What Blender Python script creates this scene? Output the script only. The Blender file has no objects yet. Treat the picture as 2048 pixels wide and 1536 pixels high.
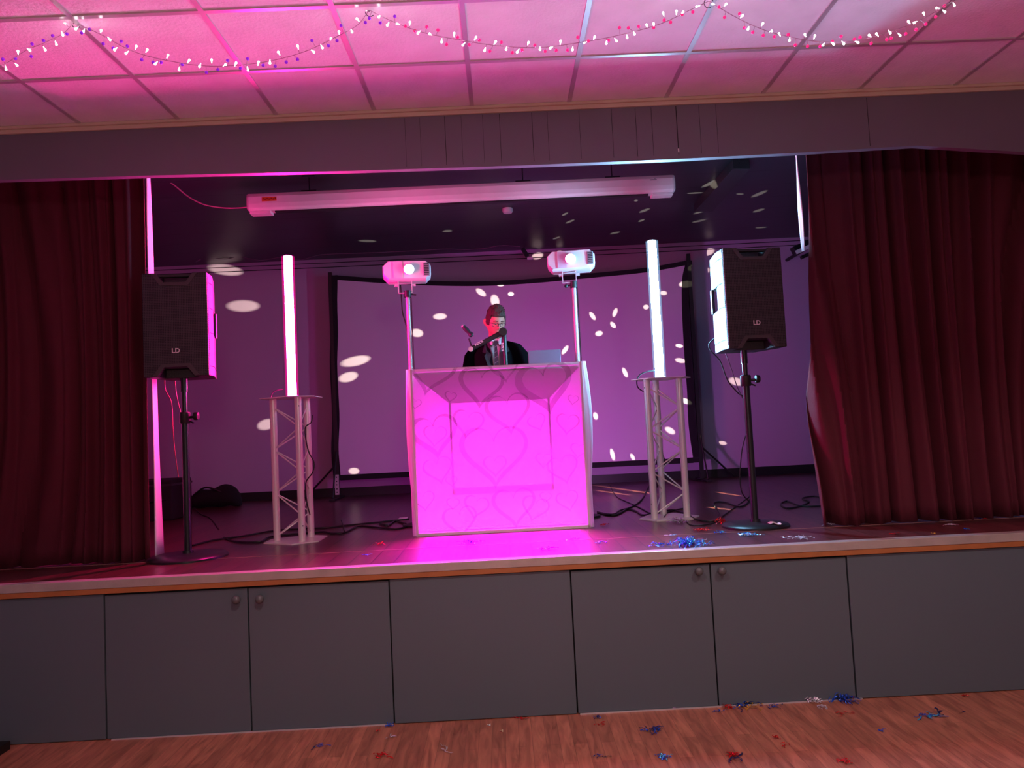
import bpy, math, random
from mathutils import Vector, Matrix, noise
random.seed(7)
SC = bpy.context.scene
COL = SC.collection
PI = math.pi
V = Vector
# ------------------------------------------------------------------ camera
F, YAW, PITCH, ROLL = 1532.72, .0134, .0577, -.0494
CAM = V((0, -4.4075, 1.6243))
_f = V((math.sin(YAW)*math.cos(PITCH), math.cos(YAW)*math.cos(PITCH), math.sin(PITCH)))
_r = V((math.cos(YAW), -math.sin(YAW), 0)); _u = _r.cross(_f)
RT = _r*math.cos(ROLL) + _u*math.sin(ROLL)
UP = _u*math.cos(ROLL) - _r*math.sin(ROLL)
cd = bpy.data.cameras.new('camera'); cam = bpy.data.objects.new('camera', cd); COL.objects.link(cam)
m = Matrix((RT, UP, -_f)).transposed().to_4x4(); m.translation = CAM
cam.matrix_world = m
cd.sensor_width = 36; cd.lens = F*36/2048; cd.clip_start = .05
SC.camera = cam
# ------------------------------------------------------------------ world, exposure
w = bpy.data.worlds.new('world'); SC.world = w; w.use_nodes = True
w.node_tree.nodes['Background'].inputs[0].default_value = (.02, .012, .014, 1)
w.node_tree.nodes['Background'].inputs[1].default_value = .5
SC.view_settings.view_transform = 'Standard'; SC.view_settings.look = 'None'
SC.view_settings.exposure = 0; SC.view_settings.gamma = 1
SC.view_settings.use_curve_mapping = False

def lamp(name, kind, loc, energy, color, size=.1, aim=None, **k):
    l = bpy.data.lights.new(name, kind); o = bpy.data.objects.new(name, l); COL.objects.link(o)
    l.energy = energy; l.color = color; o.location = loc
    if kind == 'AREA': l.size = size
    else: l.shadow_soft_size = size
    for a, b in k.items(): setattr(l, a, b)
    if aim is not None: o.rotation_euler = (V(aim)-V(loc)).to_track_quat('-Z', 'Y').to_euler()
    return o
# warm hall lamps out of view; the rear point is added fill
WARM = (1, .76, .70)
for lx_, en in ((-.45, 100), (2.0, 115)): lamp('hall_downlight', 'SPOT', (lx_, -2.45, 3.44), en, WARM, .10, aim=(lx_+.15, -2.2, 0), spot_size=2.15, spot_blend=.35)
lamp('hall_fill_light', 'POINT', (.6, -6.6, 2.5), 145, WARM, .2)
SF = .8828          # stage floor height
HC = 3.511          # hall ceiling height
SCZ = 3.885         # stage ceiling height
BY = 5.25           # back wall

# ------------------------------------------------------------------ photo -> place helpers
def ray(x, y): return _f + RT*((x-1024)/F) - UP*((y-768)/F)
def onz(x, y, z): d = ray(x, y); return CAM + d*((z-CAM.z)/d.z)
def ony(x, y, Y): d = ray(x, y); return CAM + d*((Y-CAM.y)/d.y)

# ------------------------------------------------------------------ materials
def lin(c):
    return tuple(((v/255)/12.92 if v/255 <= .04045 else ((v/255+.055)/1.055)**2.4) for v in c)
_M = {}
def mat(name, col, rough=.6, metal=0, emis=None, estr=0, sheen=0, spec=.5, bump=None, var=None, coat=0, srgb=True):
    if name in _M: return _M[name]
    c = lin(col) if srgb else col
    mt = bpy.data.materials.new(name); mt.use_nodes = True; nt = mt.node_tree
    b = nt.nodes['Principled BSDF']
    b.inputs['Base Color'].default_value = (*c, 1); b.inputs['Roughness'].default_value = rough
    b.inputs['Metallic'].default_value = metal; b.inputs['Specular IOR Level'].default_value = spec
    if sheen:
        b.inputs['Sheen Weight'].default_value = sheen; b.inputs['Sheen Roughness'].default_value = .4
        b.inputs['Sheen Tint'].default_value = (*[min(1, v*6) for v in c], 1)
    if coat: b.inputs['Coat Weight'].default_value = coat
    if emis is not None:
        b.inputs['Emission Color'].default_value = (*emis, 1); b.inputs['Emission Strength'].default_value = estr
    N = nt.nodes; L = nt.links
    tc = N.new('ShaderNodeTexCoord')
    v_ = var or (6, .12)
    n = N.new('ShaderNodeTexNoise'); n.inputs['Scale'].default_value = v_[0]; n.inputs['Detail'].default_value = 5
    L.new(tc.outputs['Object'], n.inputs['Vector'])
    mr = N.new('ShaderNodeMapRange'); mr.inputs[3].default_value = 1-v_[1]; mr.inputs[4].default_value = 1+v_[1]
    L.new(n.outputs['Fac'], mr.inputs[0])
    mx = N.new('ShaderNodeVectorMath'); mx.operation = 'SCALE'; mx.inputs[0].default_value = c
    L.new(mr.outputs[0], mx.inputs['Scale']); L.new(mx.outputs[0], b.inputs['Base Color'])
    if bump:
        n2 = N.new('ShaderNodeTexNoise'); n2.inputs['Scale'].default_value = bump[0]; n2.inputs['Detail'].default_value = 6
        L.new(tc.outputs['Object'], n2.inputs['Vector'])
        bp = N.new('ShaderNodeBump'); bp.inputs['Strength'].default_value = bump[1]; bp.inputs['Distance'].default_value = .01
        L.new(n2.outputs['Fac'], bp.inputs['Height']); L.new(bp.outputs[0], b.inputs['Normal'])
    _M[name] = mt
    return mt

def nn(nt, t, **k):
    n = nt.nodes.new(t)
    for a, b in k.items():
        if a.startswith('i'): n.inputs[int(a[1:])].default_value = b
        else: setattr(n, a, b)
    return n

def planks(name, base, dark, pw, pl, rough, gap=.035, grain=.25, seam=.18, c2=.62, scratch=0, bump=.15, coat=0):
    """boards running along y, width pw, length pl"""
    mt = bpy.data.materials.new(name); mt.use_nodes = True; nt = mt.node_tree; L = nt.links
    b = nt.nodes['Principled BSDF']; b.inputs['Roughness'].default_value = rough
    tc = nn(nt, 'ShaderNodeTexCoord')
    mp = nn(nt, 'ShaderNodeMapping'); mp.inputs['Rotation'].default_value = (0, 0, PI/2); L.new(tc.outputs['Object'], mp.inputs[0])
    br = nn(nt, 'ShaderNodeTexBrick'); br.offset = .37; br.inputs['Scale'].default_value = 1
    br.inputs['Brick Width'].default_value = pl; br.inputs['Row Height'].default_value = pw
    br.inputs['Mortar Size'].default_value = gap*pw; br.inputs['Mortar Smooth'].default_value = .1
    br.inputs['Color1'].default_value = (1, 1, 1, 1); br.inputs['Color2'].default_value = (c2, c2, c2, 1); br.inputs['Mortar'].default_value = (seam, seam, seam, 1)
    L.new(mp.outputs[0], br.inputs['Vector'])
    ms = nn(nt, 'ShaderNodeMapping'); ms.inputs['Scale'].default_value = (11, 1.5, 11); L.new(tc.outputs['Object'], ms.inputs[0])
    gr = nn(nt, 'ShaderNodeTexNoise'); gr.inputs['Scale'].default_value = 2.2; gr.inputs['Detail'].default_value = 8; gr.inputs['Distortion'].default_value = 1.2
    L.new(ms.outputs[0], gr.inputs['Vector'])
    cr = nn(nt, 'ShaderNodeMix', data_type='RGBA')
    cr.inputs[6].default_value = (*lin(dark), 1); cr.inputs[7].default_value = (*lin(base), 1)
    r = nn(nt, 'ShaderNodeMapRange'); r.inputs[1].default_value = .5-grain; r.inputs[2].default_value = .5+grain; L.new(gr.outputs['Fac'], r.inputs[0]); L.new(r.outputs[0], cr.inputs[0])
    mu = nn(nt, 'ShaderNodeMix', data_type='RGBA', blend_type='MULTIPLY'); mu.inputs[0].default_value = 1
    L.new(cr.outputs[2], mu.inputs[6]); L.new(br.outputs['Color'], mu.inputs[7])
    last = mu.outputs[2]
    if scratch:
        m2 = nn(nt, 'ShaderNodeMapping'); m2.inputs['Scale'].default_value = (3, 9, 3); m2.inputs['Rotation'].default_value = (0, 0, .5); L.new(tc.outputs['Object'], m2.inputs[0])
        s = nn(nt, 'ShaderNodeTexNoise'); s.inputs['Scale'].default_value = 5; s.inputs['Detail'].default_value = 10; s.inputs['Roughness'].default_value = .75; L.new(m2.outputs[0], s.inputs['Vector'])
        r2 = nn(nt, 'ShaderNodeMapRange'); r2.inputs[1].default_value = .66; r2.inputs[2].default_value = .74; r2.inputs[4].default_value = scratch; L.new(s.outputs['Fac'], r2.inputs[0])
        x2 = nn(nt, 'ShaderNodeMix', data_type='RGBA'); x2.inputs[7].default_value = (.42, .33, .3, 1)
        L.new(r2.outputs[0], x2.inputs[0]); L.new(last, x2.inputs[6]); last = x2.outputs[2]
    L.new(last, b.inputs['Base Color'])
    if coat: b.inputs['Coat Weight'].default_value = coat; b.inputs['Coat Roughness'].default_value = .2
    bp = nn(nt, 'ShaderNodeBump'); bp.inputs['Strength'].default_value = bump; bp.inputs['Distance'].default_value = .004
    sm = nn(nt, 'ShaderNodeMath', operation='MULTIPLY_ADD'); sm.inputs[1].default_value = .35
    L.new(gr.outputs['Fac'], sm.inputs[0]); 
    iv = nn(nt, 'ShaderNodeMath', operation='SUBTRACT'); iv.inputs[0].default_value = 1; L.new(br.outputs['Fac'], iv.inputs[1]); L.new(iv.outputs[0], sm.inputs[2])
    L.new(sm.outputs[0], bp.inputs['Height']); L.new(bp.outputs[0], b.inputs['Normal'])
    return mt

def cloth(name, col, opaque, transl=.35):
    """loose stretch cloth: partly see-through, partly diffuse and translucent"""
    mt = bpy.data.materials.new(name); mt.use_nodes = True; nt = mt.node_tree; L = nt.links
    nt.nodes.remove(nt.nodes['Principled BSDF']); out = nt.nodes['Material Output']
    tr = nn(nt, 'ShaderNodeBsdfTransparent'); df = nn(nt, 'ShaderNodeBsdfDiffuse'); ts = nn(nt, 'ShaderNodeBsdfTranslucent')
    for n in (df, ts): n.inputs[0].default_value = (*lin(col), 1)
    a = nn(nt, 'ShaderNodeMixShader'); a.inputs[0].default_value = transl; L.new(df.outputs[0], a.inputs[1]); L.new(ts.outputs[0], a.inputs[2])
    c = nn(nt, 'ShaderNodeMixShader'); c.inputs[0].default_value = opaque; L.new(tr.outputs[0], c.inputs[1]); L.new(a.outputs[0], c.inputs[2])
    L.new(c.outputs[0], out.inputs[0])
    return mt

def glow(name, col, strength, sample=True):
    mt = bpy.data.materials.new(name); mt.use_nodes = True; nt = mt.node_tree
    nt.nodes.remove(nt.nodes['Principled BSDF'])
    e = nn(nt, 'ShaderNodeEmission'); e.inputs[0].default_value = (*col, 1); e.inputs[1].default_value = strength
    nt.links.new(e.outputs[0], nt.nodes['Material Output'].inputs[0])
    if not sample: mt.cycles.emission_sampling = 'NONE'
    return mt

M = dict(
    tile=mat('ceiling_tile', (243, 240, 242), .9, bump=(60, .35)),
    bar=mat('pale_reflection_strip', (205, 198, 200), .3, .35),
    cornice=mat('cornice', (205, 185, 165), .5),
    fascia=mat('fascia_paint', (106, 100, 112), .55, var=(2, .08)),
    gap=mat('dark_gap', (14, 12, 14), .8),
    panel=mat('grey_panel_paint', (86, 98, 106), .42, var=(1.5, .05), bump=(25, .04)),
    panelb=mat('grey_panel_edge', (60, 64, 66), .5),
    knob=mat('grey_knob', (92, 94, 96), .3),
    alu=mat('worn_aluminium', (184, 174, 166), .36, .35, var=(9, .25), bump=(80, .1)),
    wood=mat('orange_wood', (168, 104, 58), .5, var=(14, .2)),
    backwall=mat('lilac_wall', (176, 150, 180), .75, var=(.8, .05), bump=(40, .05)),
    white=mat('white_paint', (225, 220, 222), .5),
    black=mat('black', (20, 18, 20), .5),
    soft=mat('black_fabric', (16, 14, 18), .9, bump=(30, .4)),
    rubber=mat('black_rubber', (18, 17, 18), .45),
    stand=mat('black_steel', (38, 38, 42), .35, .3),
    cab=mat('speaker_shell', (44, 42, 46), .45, bump=(150, .3)),
    trussm=mat('truss_aluminium', (226, 222, 216), .3, .2),
    pole=mat('silver_pole', (190, 180, 182), .35, .3),
    case=mat('screen_case_white', (222, 216, 214), .35),
    screen=mat('screen_cloth', (196, 176, 200), .8, var=(.6, .03)),
    velvet=mat('red_velvet', (84, 12, 33), .85, sheen=.12, bump=(90, .15)),
    lining=mat('curtain_lining', (230, 222, 225), .8),
    fixture=mat('fixture_white', (226, 218, 220), .35),
    skin=mat('skin', (205, 140, 118), .5, var=(20, .05)),
    hair=mat('hair', (74, 48, 40), .7, bump=(120, .8), var=(40, .3)),
    suit=mat('suit', (7, 6, 11), .95, spec=.12, bump=(120, .1)),
    shirt=mat('shirt', (215, 205, 208), .7),
    tie=mat('tie', (38, 34, 44), .6), tie2=mat('tie_stripe', (110, 100, 112), .6),
    glass=mat('spectacle_frame', (26, 20, 20), .3),
    laptop=mat('laptop_silver', (118, 116, 138), .4, .3),
    letter=mat('white_lettering', (225, 215, 215), .6),
    orange=mat('orange_label', (196, 96, 32), .5), brown=mat('label_print', (120, 40, 20), .6),
    paper=mat('white_paper', (225, 220, 225), .6),
    rim0=mat('vent_grey', (150, 145, 152), .4),
    stageceil=None, floor=None, stage=None)

# ------------------------------------------------------------------ mesh builder
class MB:
    def __init__(s): s.v = []; s.f = []; s.m = []; s.mi = 0
    def add(s, vs, fs):
        k = len(s.v); s.v += [V(p) for p in vs]
        for f in fs: s.f.append(tuple(i+k for i in f)); s.m.append(s.mi)
        return s
    def box(s, c, d, rot=None):
        c = V(c); h = V(d)/2; R_ = rot if rot is not None else Matrix.Identity(3)
        vs = [c + R_ @ V((x*h.x, y*h.y, z*h.z)) for x in (-1, 1) for y in (-1, 1) for z in (-1, 1)]
        return s.add(vs, [(0, 1, 3, 2), (4, 6, 7, 5), (0, 4, 5, 1), (2, 3, 7, 6), (0, 2, 6, 4), (1, 5, 7, 3)])
    def box2(s, a, b): a = V(a); b = V(b); return s.box((a+b)/2, [abs(t) for t in (b-a)])
    def rings(s, rs, cap=True, closed=True):
        n = len(rs[0]); vs = [p for r in rs for p in r]; fs = []
        for i in range(len(rs)-1):
            for j in range(n if closed else n-1):
                k = (j+1) % n; fs.append((i*n+j, i*n+k, (i+1)*n+k, (i+1)*n+j))
        if cap and closed: fs.append(tuple(range(n))[::-1]); fs.append(tuple((len(rs)-1)*n+j for j in range(n)))
        return s.add(vs, fs)
    def cyl(s, a, b, r0, r1=None, n=16):
        return s.tube([a, b], [r0, r0 if r1 is None else r1], n)
    def tube(s, pts, r, n=10, cap=True):
        pts = [V(p) for p in pts]; rr = r if isinstance(r, (list, tuple)) else [r]*len(pts)
        rs = []; up = None
        for i, p in enumerate(pts):
            t = (pts[min(i+1, len(pts)-1)]-pts[max(i-1, 0)])
            t = t.normalized() if t.length > 1e-9 else V((0, 0, 1))
            if up is None:
                up = V((0, 0, 1)) if abs(t.z) < .9 else V((1, 0, 0))
            x = (up - t*up.dot(t)); x = x.normalized() if x.length > 1e-6 else t.orthogonal().normalized()
            up = x; y = t.cross(x)
            rs.append([p + (x*math.cos(2*PI*k/n)+y*math.sin(2*PI*k/n))*rr[i] for k in range(n)])
        return s.rings(rs, cap)
    def lathe(s, prof, c=(0, 0, 0), n=32, axis='z'):
        c = V(c); rs = []
        for r, h in prof:
            ring = []
            for k in range(n):
                a = 2*PI*k/n; x, y = r*math.cos(a), r*math.sin(a)
                ring.append(c + (V((x, y, h)) if axis == 'z' else V((x, -h, y)) if axis == 'y' else V((h, x, y))))
            rs.append(ring)
        return s.rings(rs)
    def prism(s, poly, f0, f1):
        a = [f0(p) for p in poly]; b = [f1(p) for p in poly]; n = len(poly)
        return s.add(a+b, [tuple(range(n)), tuple(range(n, 2*n))[::-1]] + [(i, i+n, (i+1) % n+n, (i+1) % n) for i in range(n)])
    def sph(s, c, r, n=10, m_=6, sc=(1, 1, 1)):
        c = V(c); rs = []
        for i in range(m_+1):
            t = PI*i/m_; rr = max(math.sin(t), 1e-3)
            rs.append([c+V((r*sc[0]*rr*math.cos(2*PI*k/n), r*sc[1]*rr*math.sin(2*PI*k/n), -r*sc[2]*math.cos(t))) for k in range(n)])
        return s.rings(rs)
    def grid(s, nu, nv, fn):
        vs = [fn(i/(nu-1), j/(nv-1)) for j in range(nv) for i in range(nu)]
        return s.add(vs, [(j*nu+i, j*nu+i+1, (j+1)*nu+i+1, (j+1)*nu+i) for j in range(nv-1) for i in range(nu-1)])
    def build(s, name, mats, parent=None, off=None, smooth=False, bevel=0, solid=0, remesh=0, sub=0):
        me = bpy.data.meshes.new(name)
        o_ = V(off) if off is not None else V((0, 0, 0))
        me.from_pydata([p-o_ for p in s.v], [], s.f)
        for mt in (mats if isinstance(mats, (list, tuple)) else [mats]): me.materials.append(mt)
        for p, k in zip(me.polygons, s.m): p.material_index = k
        import bmesh
        b = bmesh.new(); b.from_mesh(me); bmesh.ops.recalc_face_normals(b, faces=b.faces); b.to_mesh(me); b.free()
        ob = bpy.data.objects.new(name, me); COL.objects.link(ob)
        if parent is not None: ob.parent = parent
        elif off is not None: ob.location = o_
        if remesh:
            q = ob.modifiers.new('remesh', 'REMESH'); q.mode = 'VOXEL'; q.voxel_size = remesh; q.use_smooth_shade = True
            q = ob.modifiers.new('smooth', 'SMOOTH'); q.iterations = 4; q.factor = .5
        if bevel:
            q = ob.modifiers.new('bevel', 'BEVEL'); q.width = bevel; q.segments = 2; q.limit_method = 'ANGLE'
        if solid:
            q = ob.modifiers.new('solid', 'SOLIDIFY'); q.thickness = solid; q.offset = 0
        if sub:
            q = ob.modifiers.new('sub', 'SUBSURF'); q.levels = q.render_levels = sub
        if smooth:
            for p in me.polygons: p.use_smooth = True
            try: me.set_sharp_from_angle(angle=math.radians(40))
            except Exception: pass
        return ob

def tag(o, label=None, cat=None, group=None, kind=None):
    for k, x in (('label', label), ('category', cat), ('group', group), ('kind', kind)):
        if x: o[k] = x
    return o
def thing(name, loc, label, cat, group=None, rz=0):
    o = bpy.data.objects.new(name, None); COL.objects.link(o); o.location = loc; o.rotation_euler = (0, 0, rz)
    o.empty_display_size = .05
    return tag(o, label, cat, group)
def struct(mb, name, mt, parent=None, label=None, **k):
    o = mb.build(name, mt, parent, **k)
    if parent is None: o['kind'] = 'structure'
    if label: o['label'] = label
    return o
def rz(a): return Matrix.Rotation(a, 3, 'Z')
def smoothpath(pts, n=8):
    pts = [V(p) for p in pts]; out = []
    for i in range(len(pts)-1):
        p0 = pts[max(i-1, 0)]; p1 = pts[i]; p2 = pts[i+1]; p3 = pts[min(i+2, len(pts)-1)]
        for k in range(n):
            t = k/n
            out.append(.5*((2*p1)+(p2-p0)*t+(2*p0-5*p1+4*p2-p3)*t*t+(3*p1-p0-3*p2+p3)*t**3))
    out.append(pts[-1]); return out
def text_mesh(body, size, name, mt, parent, M4, extrude=.0006, bold=0):
    cu = bpy.data.curves.new(name, 'FONT'); cu.body = body; cu.size = size; cu.extrude = extrude
    cu.align_x = 'CENTER'; cu.align_y = 'CENTER'; cu.offset = bold; cu.resolution_u = 3
    t = bpy.data.objects.new(name, cu); COL.objects.link(t)
    dg = bpy.context.evaluated_depsgraph_get(); me = bpy.data.meshes.new_from_object(t.evaluated_get(dg))
    bpy.data.objects.remove(t); me.transform(M4); me.materials.clear(); me.materials.append(mt)
    for p in me.polygons: p.material_index = 0
    o = bpy.data.objects.new(name, me); COL.objects.link(o); o.parent = parent
    return o
FRONT = Matrix(((1, 0, 0, 0), (0, 0, -1, 0), (0, 1, 0, 0), (0, 0, 0, 1)))   # text facing -y, upright

# ================================================================== THE HALL
XL, XR = -3.62, 3.95
M['floor'] = planks('hall_laminate', (212, 140, 110), (142, 84, 66), .070, .62, .36, gap=.02, grain=.26, bump=.04, seam=.55, c2=.72)
struct(MB().box2((XL-.1, -9, -.05), (XR+.1, .03, 0)), 'floor', M['floor'])
# ceiling of tiles in a grid
ceil = struct(MB().box2((XL-.1, -9, HC+.006), (XR+.1, .0, HC+.05)), 'ceiling', M['tile'])
g = MB()
T = .57
for i in range(-3, 13):
    x = -2.3749+T*i
    if XL < x < XR: g.box((x, -4.5, HC+.004), (.024, 9, .008))
for j in range(1, 16): g.box(((XL+XR)/2, -.5654*j, HC+.0042), (XR-XL, .024, .0084))
g.build('ceiling_grid', M['bar'], ceil)
c = MB().box2((XL, -.03, HC-.012), (XR, .0, HC+.004)).box2((XL, -.012, HC-.034), (XR, 0, HC-.012))
struct(c, 'trim_1', M['cornice'])
for sx, nm in ((XL, 'wall_left'), (XR, 'wall_right')):
    struct(MB().box2((sx-.1 if sx < 0 else sx, -9, 0), (sx if sx < 0 else sx+.1, .05, HC)), nm, M['fascia'])
struct(MB().box2((XL-.1, -9.1, 0), (XR+.1, -9, HC)), 'wall_rear', M['fascia'])
struct(MB().box2((XL, -1.3, 0), (-2.80, -.05, .045)), 'trim_2', M['black'])
# fascia (valance) over the stage opening
bot = [(-60, 362), (0, 360), (304, 351), (700, 342), (1040, 331), (1358, 318), (1605, 305), (1832, 291), (2048, 304), (2300, 319)]
poly = [ony(x, y, 0) for x, y in bot]
poly = [(XL, poly[0].z)] + [(p.x, p.z) for p in poly[1:-1]] + [(XR, ony(2300, 319, 0).z), (XR, HC), (XL, HC)]
fm = MB()
fm.prism(poly, lambda p: (p[0], 0, p[1]), lambda p: (p[0], .045, p[1]))
fm.box2((XL-.1, .001, HC), (XR+.1, .045, SCZ+.1))
fm.mi = 1
for x, w_ in ((892, .003), (925, .0015), (968, .0015), (1002, .0025), (1067, .003), (1098, .0018), (1162, .0018), (1227, .002), (1275, .002), (1307, .0018), (1357, .004), (1403, .0015), (1437, .0015), (812, .0015), (842, .0012), (1741, .0025)):
    a = ony(x, 300, 0)
    fm.box2((a.x-w_/2, -.0012, 3.18), (a.x+w_/2, .001, HC-.04))
fm.mi = 2
a = ony(1357, 301, 0); fm.box((a.x, -.002, a.z), (.006, .004, .022))
struct(fm, 'wall_fascia', [M['fascia'], M['gap'], M['white']])

# ================================================================== STAGE FRONT
fr = struct(MB().box2((XL, .03, 0), (XR, .06, .805)), 'wall_stage_front', M['gap'])
xs = [XL, -2.3013, -1.4936, -.694, .3377, 1.1365, 1.9201, XR]
kinds = ['panel', 'doorR', 'doorL', 'panel', 'doorR', 'doorL', 'panel']
lab = [None, 'left door of the pair under the left truss', None]
dn = 1
tl = 1
for i, k in enumerate(kinds):
    gp = .004
    pm = MB().box2((xs[i]+gp, .008 if k != 'panel' else .0045, .004), (xs[i+1]-gp, .03, .795 if k != 'panel' else .803))
    if k == 'panel':
        o = struct(pm, 'wall_panel_%d' % tl, M['panel'], bevel=.002); tl += 1
    else:
        o = struct(pm, 'door_%d' % dn, M['panel'], bevel=.002); dn += 1
        kx, ky = {'doorR': {1: (471, 1200), 4: (1399, 1143)}, 'doorL': {2: (518, 1199), 5: (1445, 1142)}}[k][i]
        q = ony(kx, ky, -.03)
        kb = MB().lathe([(.011, -.012), (.011, .006), (.0135, .012), (.0215, .02), (.0245, .031), (.022, .041), (.014, .048), (.002, .0505)], (q.x, .008, q.z), 20, 'y')
        kb.build('knob', M['knob'], o, smooth=True)
struct(MB().box2((-2.27, -.004, 0), (-.70, .004, .006)).box2((.35, -.004, 0), (1.95, .004, .006)), 'foot_reflection', M['bar'])  # pale strip put in for the reflection along the stage foot
struct(MB().box2((XL, -.012, .808), (XR, .03, .838)), 'trim_4', M['wood'], label='orange wooden strip under the stage edge', bevel=.002)
nb = MB().box2((XL, -.016, .838), (XR, .055, SF+.003))
struct(nb, 'trim_5', M['alu'], label='worn silver metal nosing along the stage edge', bevel=.003)

# ================================================================== STAGE SHELL
M['stage'] = planks('stage_boards', (110, 58, 58), (74, 36, 38), .135, 40, .3, gap=.03, grain=.3, scratch=.55, bump=.25, coat=.15)
sf = MB().box2((-5.3, .05, SF-.05), (5.3, BY, SF))
struct(sf, 'floor_stage', M['stage'])
# the seam across the boards near the front edge
a = onz(1000, 1078, SF)
struct(MB().box2((XL, .585, SF), (XR, .592, SF+.0015)), 'trim_6', mat('pale_seam', (150, 110, 105), .4), label='pale worn seam across the stage boards')
def stageceil():
    mt = bpy.data.materials.new('black_ceiling'); mt.use_nodes = True; nt = mt.node_tree; L = nt.links
    b = nt.nodes['Principled BSDF']; b.inputs['Roughness'].default_value = .38
    tc = nn(nt, 'ShaderNodeTexCoord'); sx = nn(nt, 'ShaderNodeSeparateXYZ'); L.new(tc.outputs['Object'], sx.inputs[0])
    a = nn(nt, 'ShaderNodeMath', operation='MULTIPLY'); a.inputs[1].default_value = 1/.42; L.new(sx.outputs['Y'], a.inputs[0])
    fr_ = nn(nt, 'ShaderNodeMath', operation='FRACT'); L.new(a.outputs[0], fr_.inputs[0])
    lt = nn(nt, 'ShaderNodeMath', operation='LESS_THAN'); lt.inputs[1].default_value = .035; L.new(fr_.outputs[0], lt.inputs[0])
    n = nn(nt, 'ShaderNodeTexNoise'); n.inputs['Scale'].default_value = 1.3; n.inputs['Detail'].default_value = 6; L.new(tc.outputs['Object'], n.inputs['Vector'])
    mx = nn(nt, 'ShaderNodeMix', data_type='RGBA'); mx.inputs[6].default_value = (.013, .012, .018, 1); mx.inputs[7].default_value = (.034, .032, .042, 1)
    L.new(n.outputs['Fac'], mx.inputs[0])
    m2 = nn(nt, 'ShaderNodeMix', data_type='RGBA'); L.new(lt.outputs[0], m2.inputs[0]); L.new(mx.outputs[2], m2.inputs[6]); m2.inputs[7].default_value = (.004, .004, .006, 1)
    L.new(m2.outputs[2], b.inputs['Base Color'])
    return mt
M['stageceil'] = stageceil()
struct(MB().box2((-5.3, .045, SCZ), (5.3, BY+.1, SCZ+.1)), 'ceiling_stage', M['stageceil'])
struct(MB().box2((-5.3, BY, SF-.05), (5.3, BY+.1, SCZ)), 'wall_back', M['backwall'])
struct(MB().box2((-5.3, BY-.018, SF), (5.3, BY, SF+.105)), 'baseboard_back', M['black'])
struct(MB().box2((-5.4, .045, SF-.05), (-5.3, BY+.1, SCZ)), 'wall_stage_left', M['backwall'])
struct(MB().box2((5.3, .045, SF-.05), (5.4, BY+.1, SCZ)), 'wall_stage_right', M['backwall'])
struct(MB().box2((-5.3, .045, SF), (XL, .09, SCZ)).box2((XR, .045, SF), (5.3, .09, SCZ)), 'wall_proscenium', M['black'])

def obj1(mb, name, mt, label, cat, off, group=None, **k):
    return tag(mb.build(name, mt, None, off=off, **k), label, cat, group)

# long box on the stage ceiling
A, B_, C_, D_ = [onz(x, y, 3.80) for x, y in ((1466, 338), (1500, 338), (1388, 424), (1425, 424))]
bm_ = MB()
vs = [V((p.x, p.y, z)) for z in (3.80, SCZ) for p in (A, B_, D_, C_)]
bm_.add(vs, [(0, 1, 2, 3), (4, 5, 6, 7), (0, 1, 5, 4), (1, 2, 6, 5), (2, 3, 7, 6), (3, 0, 4, 7)])
obj1(bm_, 'ceiling_duct', M['cab'], 'long black box running front to back along the dark stage ceiling', 'duct', (A+D_)/2, bevel=.004)
# smoke alarm
p = onz(1015, 417, SCZ)
sm = MB().lathe([(.052, SCZ), (.055, SCZ-.012), (.055, SCZ-.03), (.045, SCZ-.045), (.02, SCZ-.052)], (p.x, p.y, 0), 24)
obj1(sm, 'smoke_alarm', M['white'], 'small round white smoke alarm on the black stage ceiling', 'smoke alarm', (p.x, p.y, SCZ), smooth=True)

# roller screen case hanging from the stage ceiling
y0 = 2.12
a = ony(502, 405, y0); b = ony(1343, 373, y0)
zc = (a.z+b.z)/2; xa, xb = a.x, b.x
rs_ = thing('roller_screen', ((xa+xb)/2, y0, zc), 'long white electric roller screen case hanging across the stage ceiling', 'projection screen')
h = .075
prof = [(-.07, -.8*h), (-.078, -.3*h), (-.078, .5*h), (-.066, .92*h), (-.04, h), (.06, h), (.075, .7*h), (.075, -.8*h), (.05, -h), (-.05, -h)]
L_ = (xb-xa)/2
MB().prism(prof, lambda p: (-L_, p[0], p[1]), lambda p: (L_, p[0], p[1])).build('case', M['case'], rs_, bevel=.006)
for s in (-1, 1):
    e = MB().prism(prof, lambda p: (s*L_, p[0]*1.02, p[1]*1.02), lambda p: (s*(L_+.018), p[0]*.92, p[1]*.9))
    e.box((s*(L_-.09), 0, -h-.012), (.18, .09, .026)); e.build('end_cap', M['case'], rs_, bevel=.004)
MB().box((0, .0, -h-.006), (2*L_-.42, .05, .012)).build('slot', M['black'], rs_)
lb = MB().box((-L_+.18, -.0785, .012), (.125, .002, .036)); lb.build('warning_label', M['orange'], rs_)
t_ = MB()
for k in range(7): t_.box((-L_+.13+.017*k, -.0801, .016-.004*(k % 2)), (.011, .001, .012))
t_.build('label_print', M['brown'], rs_)
MB().box((L_-.17, -.0788, .028), (.055, .001, .006)).build('maker_mark', M['gap'], rs_)
MB().box((L_-.155, -.0788, .039), (.02, .001, .004)).build('maker_mark', M['gap'], rs_)
for px, py in ((617, 351), (1221, 328), (1044, 334)):
    q = onz(px, py, SCZ); hx = q.x-(xa+xb)/2
    hb = MB().box((hx, 0, SCZ-zc-.006), (.11, .05, .012)).cyl((hx, 0, SCZ-zc-.01), (hx, 0, h+.01), .005, n=8).box((hx, 0, h+.008), (.13, .06, .016))
    hb.build('hanging_bracket', M['stand'], rs_)
cpts = [(318, 352), (345, 368), (375, 392), (405, 408), (440, 415), (475, 416), (501, 413)]
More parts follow.
